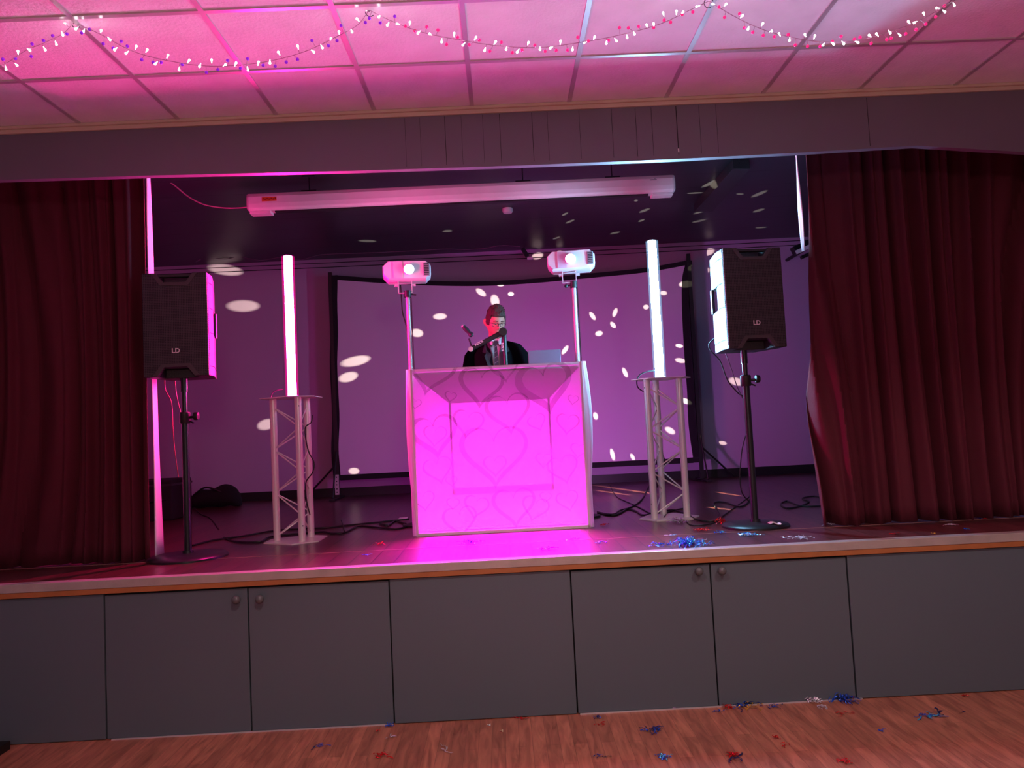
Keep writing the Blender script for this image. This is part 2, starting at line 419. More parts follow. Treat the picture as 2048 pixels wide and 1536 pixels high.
cp = smoothpath([ony(x, y, y0+.02) for x, y in cpts])
obj1(MB().tube(cp, .006, 8), 'power_cable', mat('pale_cable', (190, 150, 160), .5), 'pale cable drooping from the fascia to the roller screen case', 'cable', cp[0], smooth=True)

# wires across the top of the back wall
for k, (y1, y2) in enumerate((((524, 503), (482, 463))[0:1] + ((534, 510),))[0:0] or [(0, 0), (1, 1)]):
    z1 = [3.80, 3.745][k]
    pts = [V((-5.2+10.4*i/12, 5.05, z1-.012*math.sin(PI*i/12))) for i in range(13)]
    obj1(MB().tube(pts, .005, 6), 'curtain_wire', M['black'], ['upper', 'lower'][k]+' of the two thin dark wires strung across the top of the back wall', 'wire', pts[0])
fp = [(392, 524), (410, 516), (450, 518), (480, 514), (520, 521), (560, 515), (600, 520), (640, 510), (700, 507), (760, 505), (840, 501), (890, 498), (935, 499), (975, 496), (1000, 491), (1040, 493)]
wp = smoothpath([ony(x, y, 4.95) for x, y in fp], 4)
ww = thing('ceiling_cable', wp[0], 'thin wavy cable along the top of the back wall ending in a black plug', 'cable')
MB().tube(wp, .004, 6).build('wire', mat('grey_cable', (120, 95, 110), .5), ww, off=wp[0])
q = ony(1050, 505, 4.95)
MB().box(q, (.05, .04, .12), Matrix.Rotation(-.5, 3, 'Y')).build('plug', M['stand'], ww, off=wp[0], bevel=.004)
q = ony(1060, 517, 4.95)
MB().box(q, (.07, .04, .025)).build('plug_tip', M['white'], ww, off=wp[0])
# bracket by right curtain
q = ony(1597, 497, 4.6)
br_ = thing('wall_bracket', q, 'small dark tilted bracket with a pale bar beside the top of the right curtain', 'wall bracket')
R1 = Matrix.Rotation(-.38, 3, 'Y')
MB().box((.09, .0, .035), (.34, .12, .09), R1).build('housing', M['black'], br_, bevel=.004)
MB().box((.02, -.07, -.03), (.17, .03, .045), R1).build('pale_bar', M['white'], br_, bevel=.003)
MB().box((.08, 0, -.09), (.12, .06, .04), R1).build('foot', M['black'], br_)
MB().cyl((.1, .04, 0), (.1, BY-4.6, 0), .02).build('arm', M['black'], br_)

# free-standing framed projection screen
SY = 4.9
def sp_(x, y): return ony(x, y, SY)
bl = sp_(666, 975)
ps = thing('framed_projection_screen', (sp_(1024, 960).x, SY, SF), 'wide free-standing screen with black border and sagging top edge on black legs', 'projection screen')
po = ps.location.copy()
top = [(675, 560), (760, 566), (860, 571), (960, 572), (1060, 567), (1180, 556), (1290, 545), (1370, 531)]
topi = smoothpath([sp_(x, y) for x, y in top], 6)
lft = smoothpath([sp_(x, y) for x, y in ((675, 560), (674, 600), (676, 660), (674, 720), (677, 790), (679, 840), (677, 900), (681, 950))], 4)
rgt = smoothpath([sp_(x, y) for x, y in ((1370, 531), (1364, 560), (1364, 620), (1368, 700), (1374, 780), (1377, 850), (1386, 915))], 4)
bt = [sp_(681, 950), sp_(1386, 915)]
sb = MB()
nT = 40
def lerp_path(P, t):
    s = t*(len(P)-1); i = min(int(s), len(P)-2); return P[i].lerp(P[i+1], s-i)
def surf(u, v):
    tp = lerp_path(topi, u); bo = bt[0].lerp(bt[1], u); l = lerp_path(lft, 1-v); r_ = lerp_path(rgt, 1-v)
    c0 = bo.lerp(tp, v); ex = l.lerp(r_, u) - (bt[0].lerp(lft[0], v)).lerp(bt[1].lerp(rgt[0], v), u)
    return c0 + V((ex.x, 0, 0))
sb.grid(30, 20, surf).build('screen_cloth', M['screen'], ps, off=po, smooth=True)
bd = MB()
def band(inner, outer, d=.012):
    n = len(inner); vs = [V((p.x, SY-d, p.z)) for p in inner]+[V((p.x, SY-d, p.z)) for p in outer]+[V((p.x, SY+.01, p.z)) for p in inner]+[V((p.x, SY+.01, p.z)) for p in outer]
    fs = []
    for i in range(n-1):
        fs += [(i, i+1, n+i+1, n+i), (2*n+i, 2*n+i+1, 3*n+i+1, 3*n+i), (i, i+1, 2*n+i+1, 2*n+i), (n+i, n+i+1, 3*n+i+1, 3*n+i)]
    bd.add(vs, fs)
band(topi, [sp_(*q_) + V((0, 0, 0)) for q_ in [(668+(1376-668)*i/(len(topi)-1), 0) for i in range(len(topi))]] if False else [p+V((0, 0, .055)) for p in topi])
band(lft, [p+V((-.085, 0, 0)) for p in lft]); band(rgt, [p+V((.085, 0, 0)) for p in rgt])
bo_ = [bt[0].lerp(bt[1], i/6) for i in range(7)]
band(bo_, [p-V((0, 0, .065)) for p in bo_])
for p_ in ((lft[0]+V((-.04, 0, .028))), (rgt[0]+V((.04, 0, .028))), (lft[-1]+V((-.04, 0, -.032))), (rgt[-1]+V((.04, 0, -.032)))): bd.box(p_, (.09, .022, .06))
bd.build('border', M['soft'], ps, off=po)
for (tx, ty), (bx, by), s in (((660, 545), (668, 990), -1), ((1376, 508), (1393, 955), 1)):
    A_ = sp_(tx, ty); x_ = A_.x
    B2 = V((x_, SY, SF)) 
    lg = MB().box2((x_-.022, SY-.02, SF+.02), (x_+.022, SY+.02, A_.z)).box((x_, SY-.05, SF+.012), (.07, .55, .02)).cyl((x_, SY-.28, SF+.03), (x_, SY, SF+.6), .010, n=6)
    lg.cyl((x_, SY, SF+.42), (x_+s*.42, SY+.1, SF+.02), .012, n=6)
    lo = lg.build('leg', M['black'], ps, off=po)
    if s < 0:
        hl = MB().box((x_, SY-.03, SF+.17), (.046, .03, .24))
        hl.build('leg_sleeve', M['bar'], lo, off=po)
        for z_ in (.08, .12, .17, .21, .26): MB().cyl((x_, SY-.0455, SF+z_), (x_, SY-.047, SF+z_), .008, n=10).build('peg_hole', M['black'], lo, off=po)

# ================================================================== CURTAINS
def fold(s, z, seed, dens):
    w1 = s*dens + .8*noise.noise(V((s*1.7, seed, z*.25)))*2
    a = math.sin(2*PI*w1)
    b = math.sin(2*PI*(w1*2.37+seed)) * (.35+.3*noise.noise(V((s*3, seed+4, z*.3))))
    amp = .55+.45*noise.noise(V((s*2.1, seed+9, .2*z)))
    a = 1-2*abs(math.sin(PI*w1))**.8
    return (a*(.45+amp) + b)*.5
def curtain(x0, x1, y0, ztop, zbot, seed, dens, name, label, edge=None, depth=.1, amp=.06):
    cur = thing(name, (x0, y0, zbot), label, 'curtain')
    nu, nv = 320, 26
    def fn(u, v):
        z = zbot+(ztop-zbot)*v
        s = abs(x1-x0)*u
        k = 1-.35*v
        x = x0+(x1-x0)*u
        if edge: x += edge(z, u)
        x += .012*math.sin(40*s+seed)*k
        y = y0 + amp*k*fold(s+.03*(1-v)*math.sin(3*s+seed), z, seed, dens)
        zz = z
        if v == 0: zz = z + .004*math.sin(9*s+seed) + .002*math.sin(31*s) - .001
        return V((x, y, zz))
    MB().grid(nu, nv, fn).build('drape', M['velvet'], cur, off=(x0, y0, zbot), smooth=True, solid=.006)
    return cur
lc = curtain(-2.325, XL-.05, .66, 3.6, SF+.006, 3.1, 4.6, 'stage_curtain', 'dark red velvet stage curtain hanging at the left behind a speaker', amp=.10)
def redge(z, u):
    k = max(0, 1-u*9)
    t = (z-SF)/2.6
    return k*(-.03*math.exp(-((t-.3)/.3)**2)) + .055*t*k
rc = curtain(2.045, XR+.05, .66, 3.6, SF+.006, 8.4, 5.4, 'stage_curtain', 'dark red velvet stage curtain with many pleats at the right of the stage', edge=redge, amp=.14)
# pale linings returning at the inner edges
def lining(cur, x, y0, y1t, y1b, zt, zb, o):
    m_ = MB()
    m_.grid(6, 20, lambda u, v: V((x+.006*math.sin(6*v+3*u), y0+(y1b+(y1t-y1b)*v-y0)*u, zb+(zt-zb)*v)))
    m_.build('lining', M['lining'], cur, off=o, solid=.004, smooth=True)
lining(lc, -2.325, .70, .735, .83, 3.6, SF+.01, lc.location.copy())
lining(rc, 2.075, .66, .70, .705, 3.6, 2.72, rc.location.copy())

# ================================================================== DJ BOOTH
FX0, FX1, BF, BD = -.692, .618, 1.14, .47
BT = 2.087
CL = cloth('stretch_cloth', (220, 208, 210), .47, .03)
CLP = cloth('heart_print', (150, 140, 138), .34, .03)
CLS = cloth('stretch_cloth_side', (232, 226, 230), .82, .35)
CW = mat('cavity_cloth', (232, 226, 232), .8)
fb = thing('dj_booth_screen', ((FX0+FX1)/2, BF+.3, SF), 'white cloth-covered disc jockey booth with heart print glowing magenta inside', 'booth')
fo = fb.location.copy()
fx0, fx1 = FX0+.035, FX1-.035
fp_ = MB().grid(24, 22, lambda u, v: V((fx0+(fx1-fx0)*u, BF, SF+.004+(BT-.004-SF)*v + (.006*math.sin(19*u) if v == 0 else 0))))
# hearts
fp_.mi = 1
def heart(cx, cy, w_, rot=0, st=.14, k=0, hh=1.0):
    c_ = ony(cx, cy, BF-.0015); W = w_/F*5.55/32
    out = []; inn = []
    n = 44
    for i in range(n):
        t = 2*PI*i/n
        hx = 16*math.sin(t)**3; hy = (13*math.cos(t)-5*math.cos(2*t)-2*math.cos(3*t)-math.cos(4*t))*hh
        for lst, sc, dy in ((out, 1, 0), (inn, 1-st, st*4.5)):
            X = hx*sc + (st*2.5 if lst is inn else 0); Y = (hy)*sc+dy
            x = c_.x + W*(X*math.cos(rot)-Y*math.sin(rot)); z = c_.z + W*(X*math.sin(rot)+Y*math.cos(rot))
            lst.append(V((min(max(x, fx0), fx1), BF-.0012-.0002*k, min(max(z, SF+.01), BT-.002))))
    fs = [(i, (i+1) % n, n+(i+1) % n, n+i) for i in range(n)]
    fp_.add(out+inn, fs)
hs = [(988, 905, 138, 0, .13), (990, 930, 48, 0, .14), (1089, 770, 116, .15, .24), (861, 738, 104, -.25, .16), (962, 770, 92, -.12, .17), (868, 868, 98, .12, .2),
      (870, 870, 48, -.12, .12), (901, 793, 25, -.25, .2), (831, 807, 24, -.2, .16), (1135, 846, 48, -.15, .14), (1146, 799, 23, -.2, .16), (1074, 844, 38, .35, .14),
      (1087, 920, 34, -.1, .14), (936, 845, 64, -.2, .14), (1016, 822, 92, .1, .15), (952, 1012, 52, -.25, .16), (906, 1007, 27, -.1, .16), (1091, 994, 24, -.1, .16),
      (1028, 1010, 88, .05, .15), (1126, 936, 64, .2, .12), (1157, 900, 34, -.2, .13), (876, 938, 60, .2, .12), (903, 962, 24, .1, .14), (1008, 735, 60, .1, .15),
      (1070, 1015, 56, -.3, .14), (920, 1040, 70, .1, .14), (1135, 1000, 46, .2, .12), (848, 1000, 44, .1, .12)]
for k, h_ in enumerate(hs): heart(*h_, k=k % 5)
fp_.build('front_cloth', [CL, CLP], fb, off=fo)
# rounded front corners and side cloths
for s, xe in ((-1, fx0), (1, fx1)):
    sd = MB()
    path = [V((xe, BF, 0))]+[V((xe+s*.035*math.sin(a), BF+.035*(1-math.cos(a)), 0)) for a in (.4, .8, 1.2, PI/2)]+[V((xe+s*.035, BF+.035+(BD-.035)*t, 0)) for t in (.25, .5, .75, 1)]
    def fn(u, v, path=path, s=s):
        p = lerp_path(path, u); z = SF+.004+(BT-SF-.004)*v
        bul = .028*math.sin(PI*min(1, max(0, (v-.28)/.72)))*math.sin(PI*u)*(1 if s > 0 else .6)
        wr = .004*math.sin(17*u+6*v+s)*v
        return V((p.x+s*(bul+wr), p.y, z))
    sd.grid(20, 26, fn).build('side_cloth', CLS, fb, off=fo, smooth=True)
fmw = MB().cyl((fx0+.008, BF+.022, SF+.0), (fx0+.008, BF+.022, BT-.01), .012, n=10)
fmw.cyl((fx1-.008, BF+.022, SF), (fx1-.008, BF+.022, BT-.01), .012, n=10)
fmw.cyl((fx0, BF+.022, SF+.016), (fx1, BF+.022, SF+.016), .012, n=10).cyl((fx0, BF+.022, BT-.016), (fx1, BF+.022, BT-.016), .012, n=10)
fmw.build('frame', M['white'], fb, off=fo)
# hems
MB().box2((fx0, BF-.003, SF+.001), (fx1, BF+.004, SF+.022)).box2((fx0-.004, BF-.003, SF+.001), (fx0+.012, BF+.003, BT)).box2((fx1-.012, BF-.003, SF+.001), (fx1+.004, BF+.003, BT)).build('hem', mat('hem_cloth', (225, 215, 218), .8), fb, off=fo, bevel=.001)
# inner cavity (tapered cloth lining)
cx0, cx1, cz0, cz1, cy = -.415, .362, 1.178, 1.822, 1.60
I0, I1 = [(fx0+.012, SF+.03), (fx1-.012, SF+.03), (fx1-.012, BT-.04), (fx0+.012, BT-.04)], [(cx0, cz0-.045), (cx1, cz0-.045), (cx1, cz1+.02), (cx0, cz1+.02)]
cv = MB()
vs = [V((x, BF+.045, z)) for x, z in I0]+[V((x, cy, z)) for x, z in I1]
cv.add(vs, [(0, 1, 5, 4), (1, 2, 6, 5), (3, 0, 4, 7), (4, 5, 6, 7)])
cv.build('inner_lining', CW, fb, off=fo)
MB().add([vs[3], vs[2], vs[6], vs[7]], [(0, 1, 2, 3)]).build('inner_top', mat('cavity_top_shade', (70, 64, 66), .9), fb, off=fo)  # top panel coloured dark because no booth light reaches it
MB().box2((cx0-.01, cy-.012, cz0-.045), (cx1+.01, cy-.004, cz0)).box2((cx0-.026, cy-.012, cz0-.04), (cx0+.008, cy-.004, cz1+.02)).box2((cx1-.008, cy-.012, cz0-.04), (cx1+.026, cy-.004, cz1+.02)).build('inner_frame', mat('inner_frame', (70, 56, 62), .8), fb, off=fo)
# magenta uplighters inside the booth, and two added area lamps for floor spill
MAG = (1, .0, .95)
lamp('booth_light', 'SPOT', (-.34, BF+.10, SF+.10), 42, MAG, .02, aim=(.05, cy, 1.34), spot_size=1.75, spot_blend=.15)
lamp('booth_light', 'SPOT', (.28, BF+.10, SF+.10), 42, MAG, .02, aim=(-.10, cy, 1.34), spot_size=1.75, spot_blend=.15)
lamp('booth_light', 'SPOT', (-.50, BF+.16, SF+.10), 22, MAG, .02, aim=(-.62, BF+.22, 1.9), spot_size=.62, spot_blend=.2)
lamp('booth_light', 'SPOT', (.43, BF+.16, SF+.10), 22, MAG, .02, aim=(.55, BF+.22, 1.9), spot_size=.62, spot_blend=.2)
lamp('booth_light', 'AREA', (-.04, BF+.06, SF+.06), 14, MAG, 1.1, aim=(-.04, .2, SF-.3), shape='RECTANGLE', size_y=.04)  # added area lamp for the magenta floor spill
lamp('booth_light', 'AREA', (-.04, BF+.12, SF+.55), 170, MAG, .9, aim=(-.04, .45, SF), shape='RECTANGLE', size_y=.1, spread=1.6)  # added area lamp for the magenta floor spill
# added unseen spots behind the man, washing the back wall purple
for sx, en, cw in ((-.55, 40, (1, .06, .85)), (.80, 98, (.80, .22, 1))): lamp('wall_wash_fill', 'SPOT', (sx, 2.75, SF+.15), en, cw, .08, aim=(sx*1.9, BY, 2.3), spot_size=2.1, spot_blend=.9)
# table behind the cloth
tb = thing('dj_table', ((FX0+FX1)/2, 1.62, SF), 'black folding table standing behind the heart-print booth cloth', 'table')
MB().box2((-.56, .0, 1.0), (.56, .32, 1.03)).build('table_top', M['black'], tb)
for sx in (-.52, .52):
    for sy in (.03, .29): MB().cyl((sx, sy, 0), (sx, sy, 1.0), .015, n=8).build('leg', M['black'], tb)
TBZ = SF+1.03
# laptop
lt = thing('laptop', (ony(1089, 700, 1.66).x, 1.66, TBZ), 'open silver laptop standing on the booth table right of the man', 'laptop', rz=0)
a = ony(1057, 701, 1.71); b = ony(1122, 700, 1.71)
lw = (b.x-a.x); lh = a.z-TBZ
MB().box((0, .05, lh-.11), (lw, .008, .22), Matrix.Rotation(-.12, 3, 'X')).build('lid', M['laptop'], lt, bevel=.003)
MB().box((0, .145, lh-.225), (lw, .20, .014)).build('base', M['laptop'], lt, bevel=.003)
MB().box((0, .145, (lh-.232)/2), (lw*.8, .18, lh-.232)).build('riser', M['black'], lt)
# controller deck
ct = thing('mixing_controller', (-.12, 1.79, TBZ), 'black mixing controller on the booth table in front of the man', 'mixer')
MB().box((0, .0, .03), (.62, .30, .06)).build('body', M['cab'], ct, bevel=.005)
for s in (-1, 1): MB().lathe([(.085, .06), (.085, .072), (.03, .074)], (s*.19, 0, 0), 24).build('jog_wheel', M['stand'], ct)
MB().box((0, 0, .062), (.1, .24, .006)).build('mixer_strip', M['rubber'], ct)

# ================================================================== MICROPHONE ARM
my = 1.70
def mp_(x, y, Y=my): return ony(x, y, Y)
ma = thing('microphone_stand', V((mp_(1012, 730).x, my, TBZ)), 'black articulated desk microphone arm with white lettering in front of the man', 'microphone stand')
mo = ma.location.copy()
e0 = mp_(944, 697); e1 = mp_(1006, 664); e2 = V((mp_(1012, 728).x, my+.02, TBZ))
MB().tube([e2+V((0, 0, .0)), mp_(1008, 670, my+.02)], [.017, .019], 10).build('lower_arm', M['black'], ma, off=mo)
dv = (e1-e0).normalized()
Rm = Matrix((dv, V((0, 1, 0)), dv.cross(V((0, 1, 0))))).transposed()
MB().box((e0+e1)/2, ((e1-e0).length, .028, .038), Rm).build('upper_arm', M['black'], ma, off=mo, bevel=.008)
MB().cyl(e1+V((0, -.022, 0)), e1+V((0, .03, 0)), .034, n=20).build('elbow_joint', M['rubber'], ma, off=mo, bevel=.004)
MB().cyl(e0+V((-.01, -.02, -.005)), e0+V((-.01, .02, -.005)), .02, n=16).build('wrist_joint', M['pole'], ma, off=mo)
MB().cyl(e0, mp_(938, 677), .007, n=8).build('neck', M['black'], ma, off=mo)
m0 = mp_(941, 668); m1 = mp_(926, 652); md = (m0-m1).normalized()
mic = thing('microphone', m0, 'black microphone hanging at the left end of the desk arm', 'microphone')
MB().tube([m1, m1+md*.02, m1+md*.05, m1+md*.07, m0+md*.012, m0+md*.024], [.014, .019, .019, .015, .024, .012], 14).build('body', M['cab'], mic, off=m0, smooth=True)
MB().tube([m1-md*.006, m1+md*.004], [.016, .018], 14).build('capsule_ring', M['pole'], mic, off=m0)
MB().box2((e2.x-.05, my-.03, TBZ), (e2.x+.05, my+.07, TBZ+.03)).build('clamp', M['black'], ma, off=mo)
# lettering on the arm
ang = math.atan2(dv.z, dv.x)
c_ = mp_(958, 686, my-.0155)-mo
text_mesh('RØDE', .028, 'lettering', M['letter'], ma, Matrix.Translation(c_) @ Matrix.Rotation(-ang, 4, 'Y') @ FRONT, bold=.0006)
c_ = mp_(1005, 694, my-.001)-mo
text_mesh('RØDE', .026, 'lettering', M['letter'], ma, Matrix.Translation(c_) @ Matrix.Rotation(PI/2, 4, 'Y') @ FRONT, bold=.0006)

# ================================================================== PERSON
PX, PY = -.035, 2.14
DZ = .035
man = thing('person', (PX, PY, SF+DZ), 'man in black suit, striped tie and glasses looking down behind the booth', 'person')
def ell(c, rx, ry, n=20, tilt=0, yaw=0):
    c = V(c); R_ = Matrix.Rotation(yaw, 3, 'Z') @ Matrix.Rotation(tilt, 3, 'X')
    return [c + R_ @ V((rx*math.cos(2*PI*k/n), ry*math.sin(2*PI*k/n), 0)) for k in range(n)]
HZ = 1.648-DZ                         # head centre above stage floor
HY = -.05
Rh = Matrix.Rotation(.34, 3, 'Z') @ Matrix.Rotation(.33, 3, 'X') @ Matrix.Rotation(.03, 3, 'Y')
def hp(x, y, z): return V((0.005, HY, HZ)) + Rh @ V((x, y, z))
def headpt(th, ph, grow=0):
    """th 0 chin .. pi crown, ph 0 = right, -pi/2 = face"""
    x = math.sin(th)*math.cos(ph); y = math.sin(th)*math.sin(ph); z = -math.cos(th)
    X, Y, Z = x*.080, y*.098, z*.122
    fr_ = max(0, -y)
    if Z < -.02:
        t = min(1, (-.02-Z)/.1)
        X *= 1-.30*t; Y = Y*(1-.18*t) if y < 0 else Y*(1-.45*t)
        if y < 0: Y -= .012*t*fr_
    # brow, eye sockets, nose, lips, chin
    if y < 0:
        g_ = lambda a, b, s1, s2: math.exp(-((X-a)/s1)**2-((Z-b)/s2)**2)
        Y += .010*(g_(.032, .008, .018, .013)+g_(-.032, .008, .018, .013))
        Y -= .006*math.exp(-((Z-.03)/.012)**2)*fr_*(1 if abs(X) < .06 else .3)
        Y -= .024*g_(0, -.028, .011, .014) + .014*g_(0, -.005, .008, .02)
        Y -= .006*g_(.014, -.032, .008, .008) + .006*g_(-.014, -.032, .008, .008)
        Y -= .007*g_(0, -.062, .024, .005) + .007*g_(0, -.074, .02, .006)
        Y += .004*g_(0, -.068, .024, .003)
        Y -= .010*g_(0, -.098, .024, .016)
    s = 1+grow
    return hp(X*s, Y*s, Z*s)
bdy = MB()
NR, NC = 40, 48
bdy.rings([[headpt(.03+(PI-.06)*i/NR, 2*PI*k/NC) for k in range(NC)] for i in range(NR+1)])
for s in (-1, 1):
    bdy.tube([hp(s*.074, .012, -.03), hp(s*.084, .016, -.012), hp(s*.089, .020, .012), hp(s*.083, .016, .028)], [.010, .014, .016, .009], 10)
bdy.tube([(0, .02, 1.35), (0, .012, 1.45), (0, -.0, 1.53), (.0, -.02, 1.60)], [.068, .060, .056, .055], 16)
# torso, arms, legs under the clothes
bdy.rings([ell((0, .02, z), rx, ry) for z, rx, ry in ((.86, .15, .10), (1.0, .14, .1), (1.15, .15, .105), (1.3, .17, .11), (1.38, .15, .09), (1.42, .07, .06))])
arms = {}
for s in (-1, 1):
    sh = V((s*.185, .02, 1.375)); el = V((s*.262, -.03, 1.10)); wr_ = V((s*.17-.05, -.20, 1.115)); 
    arms[s] = (sh, el, wr_)
    bdy.tube([sh, (sh+el)/2, el, (el+wr_)/2, wr_], [.050, .045, .037, .034, .024], 12)
    hd = wr_+V((-s*.008, -.05, -.004))
    bdy.tube([wr_, wr_+V((0, -.02, 0)), hd, hd+V((-s*.002, -.035, -.006))], [.022, .028, .036, .026], 12)
    for k, (dx, ln) in enumerate(((-.030, .058), (-.010, .070), (.010, .066), (.029, .052))):
        b0 = hd+V((dx, -.03, .0)); 
        bdy.tube([b0, b0+V((dx*.15, -ln*.4, .004)), b0+V((dx*.2, -ln*.75, -.008)), b0+V((dx*.2, -ln, -.024))], [.0095, .009, .008, .0065], 8)
    t0 = hd+V((-s*.028, .012, -.002))
    bdy.tube([t0, t0+V((-s*.024, -.022, -.004)), t0+V((-s*.030, -.048, -.014))], [.012, .0105, .0075], 8)
    bdy.tube([(s*.085, .02, .90), (s*.09, .0, .50), (s*.095, .03, .10)], [.085, .058, .04], 12)
    bdy.tube([(s*.095, .04, .05), (s*.10, -.06, .04), (s*.105, -.13, .03)], [.035, .034, .022], 10)
bdy.build('body', M['skin'], man, remesh=.0055)
# hair: short sides, longer swept top
hr = MB()
def hairpt(i, k):
    ph = 2*PI*k/NC
    f_ = math.sin(ph)          # -1 face
    lo = 1.48 + (.60 if f_ < -.35 else 0)*1 - (.52*max(0, f_))     # hairline (theta)
    if abs(math.cos(ph)) > .8 and f_ < .2: lo = 1.42
    th = lo + (PI-.02-lo)*i/22
    zf = max(0, math.cos(PI-th))
    n_ = noise.noise(V((th*7, math.cos(ph)*4, math.sin(ph)*4)))
    g_ = .045+.17*zf**1.3 + .07*n_*zf + (.10*zf if f_ < 0 else 0)
    if i == 0: g_ = -.01
    return headpt(th, ph, g_)
hr.rings([[hairpt(i, k) for k in range(NC)] for i in range(23)])
random.seed(3)
for k in range(150):
    th = random.uniform(2.15, 3.05); ph = random.uniform(0, 2*PI)
    p0 = headpt(th, ph, .12); p1 = headpt(min(th+.1, 3.1), ph, .2+.09*random.random()); p2 = p1+Rh @ V((random.uniform(.0, .02), random.uniform(-.018, .006), random.uniform(-.002, .010)))
    hr.tube([p0, p1, p2], [.006, .0045, .001], 5)
hr.build('hair', M['hair'], man, smooth=True)
for s in (-1, 1):
    e_ = MB().sph(hp(s*.031, -.081, .003), .0095, 12, 8, sc=(1.15, 1, .62)).build('eye', mat('eye_white', (190, 175, 172), .3), man, smooth=True)
    MB().sph(hp(s*.031+.002, -.0885, -.001), .0040, 10, 6).build('iris', mat('iris', (38, 28, 24), .2), e_)
    MB().tube([hp(s*.017, -.088, .006), hp(s*.031, -.0925, .009), hp(s*.046, -.084, .006)], [.002, .0048, .002], 6).build('eyelid', M['skin'], man, smooth=True)
    MB().tube([hp(s*.014, -.096, .026), hp(s*.032, -.0985, .031), hp(s*.05, -.086, .026)], [.003, .0042, .0022], 6).build('eyebrow', M['hair'], man)
lp = MB().tube([hp(-.020, -.094, -.066), hp(0, -.103, -.064), hp(.020, -.094, -.066)], [.002, .0045, .002], 8)
lp.build('lips', mat('lips', (170, 92, 88), .5), man, smooth=True)
gl = MB()
for s in (-1, 1):
    ring = [hp(s*.034+.0255*math.copysign(abs(math.cos(a))**.75, math.cos(a)), -.111+.018*abs(math.cos(a))*(.3 if math.cos(a)*s < 0 else .8), .000+.0165*math.copysign(abs(math.sin(a))**.75, math.sin(a))) for a in [2*PI*k/20 for k in range(21)]]
    gl.tube(ring, .0022, 6)
    gl.tube([hp(s*.06, -.094, .008), hp(s*.082, -.03, .008), hp(s*.088, .012, .004)], .002, 6)
gl.tube([hp(-.009, -.112, .006), hp(0, -.114, .010), hp(.009, -.112, .006)], .002, 6)
gl.build('spectacles', M['glass'], man)
# shirt
st_ = MB().rings([ell((0, .012, z), rx, ry, 28) for z, rx, ry in ((1.0, .150, .112), (1.15, .156, .116), (1.28, .165, .118), (1.37, .13, .10), (1.415, .085, .078), (1.44, .07, .068))])
st_.rings([ell((0, .004, z), rx, ry, 24, tilt=.12) for z, rx, ry in ((1.425, .076, .072), (1.455, .070, .068), (1.478, .067, .066))], cap=False)
for s in (-1, 1):
    st_.add([(s*.012, -.074, 1.462), (s*.052, -.055, 1.485), (s*.062, -.070, 1.437), (s*.030, -.098, 1.412)], [(0, 1, 2, 3)])
st_.build('shirt', M['shirt'], man, solid=.003, smooth=True)
t_ = MB()
t_.prism([(-.014, 1.452), (.014, 1.452), (.018, 1.428), (.010, 1.418), (-.010, 1.418), (-.018, 1.428)], lambda p: (p[0], -.100, p[1]), lambda p: (p[0], -.078, p[1]))
t_.grid(2, 12, lambda u, v: V((-(.010+.020*v)+2*(.010+.020*v)*u, -.100-.028*math.sin(min(1, v*1.6)*1.5), 1.42-.40*v)))
t_.mi = 1
for k in range(8):
    z = 1.40-.045*k; hw = .011+.02*(1.42-z)/.4; v_ = (1.42-z)/.40; yy = -.102-.028*math.sin(min(1, v_*1.6)*1.5)
    t_.add([(-hw, yy, z-.010), (hw, yy, z+.010), (hw, yy, z+.016), (-hw, yy, z-.004)], [(0, 1, 2, 3)])
t_.build('necktie', [M['tie'], M['tie2']], man)
# jacket
jk = MB()
prof = ((.80, .190, .135), (.92, .182, .13), (1.05, .180, .128), (1.18, .192, .132), (1.28, .202, .134), (1.345, .200, .122), (1.385, .170, .105), (1.415, .110, .088), (1.45, .080, .076))
n = 40
rings_ = []
for z, rx, ry in prof:
    vh = max(.0, (z-.98)/.47); op = .055*vh+.0 if z > 1.0 else .004          # front opening half width
    a0 = math.asin(min(.95, op/rx)); ring = []
    for k in range(n):
        a = -PI/2 + a0 + (2*PI-2*a0)*k/(n-1)
        ring.append(V((rx*math.cos(a), .012+ry*math.sin(a), z)))
    rings_.append(ring)
jk.rings(rings_, cap=False, closed=False)
jo = jk.build('jacket', M['suit'], man, solid=.012, smooth=True)
for s in (-1, 1):
    sl = MB()
    sh, el, wr_ = arms[s]
    sl.tube([V((s*.045, .022, 1.440)), V((s*.10, .020, 1.418)), sh+V((-s*.01, 0, .008)), sh+V((s*.028, -.005, -.05)), (sh+el)/2+V((s*.012, 0, 0)), el, (el+wr_)/2, wr_+V((0, .02, 0))], [.034, .044, .058, .066, .060, .053, .048, .040], 16)
    sl.build('sleeve', M['suit'], man, remesh=.008)
for s in (-1, 1):
    lpz = MB()
    lpz.add([(s*.058, -.060, 1.475), (s*.085, -.045, 1.455), (s*.115, -.096, 1.36), (s*.082, -.118, 1.345), (s*.10, -.125, 1.325), (s*.008, -.142, 1.02), (s*.036, -.118, 1.34)], [(0, 1, 2, 3, 4, 5, 6)])
    lpz.build('lapel', mat('lapel', (26, 23, 32), .6), man, solid=.006)
for s in (-1, 1):
    sh, el, wr_ = arms[s]; MB().cyl(wr_+V((0, .02, 0)), wr_+V((0, -.008, 0)), .032, n=14).build('cuff', M['shirt'], man)
tr_ = MB()
tr_.rings([ell((0, .015, z), rx, ry) for z, rx, ry in ((1.02, .16, .118), (.9, .172, .125), (.80, .175, .125))])
for s in (-1, 1): tr_.tube([(s*.088, .02, .86), (s*.092, .0, .50), (s*.097, .03, .06-DZ)], [.102, .078, .062], 14)
tr_.build('trousers', M['suit'], man, smooth=True)
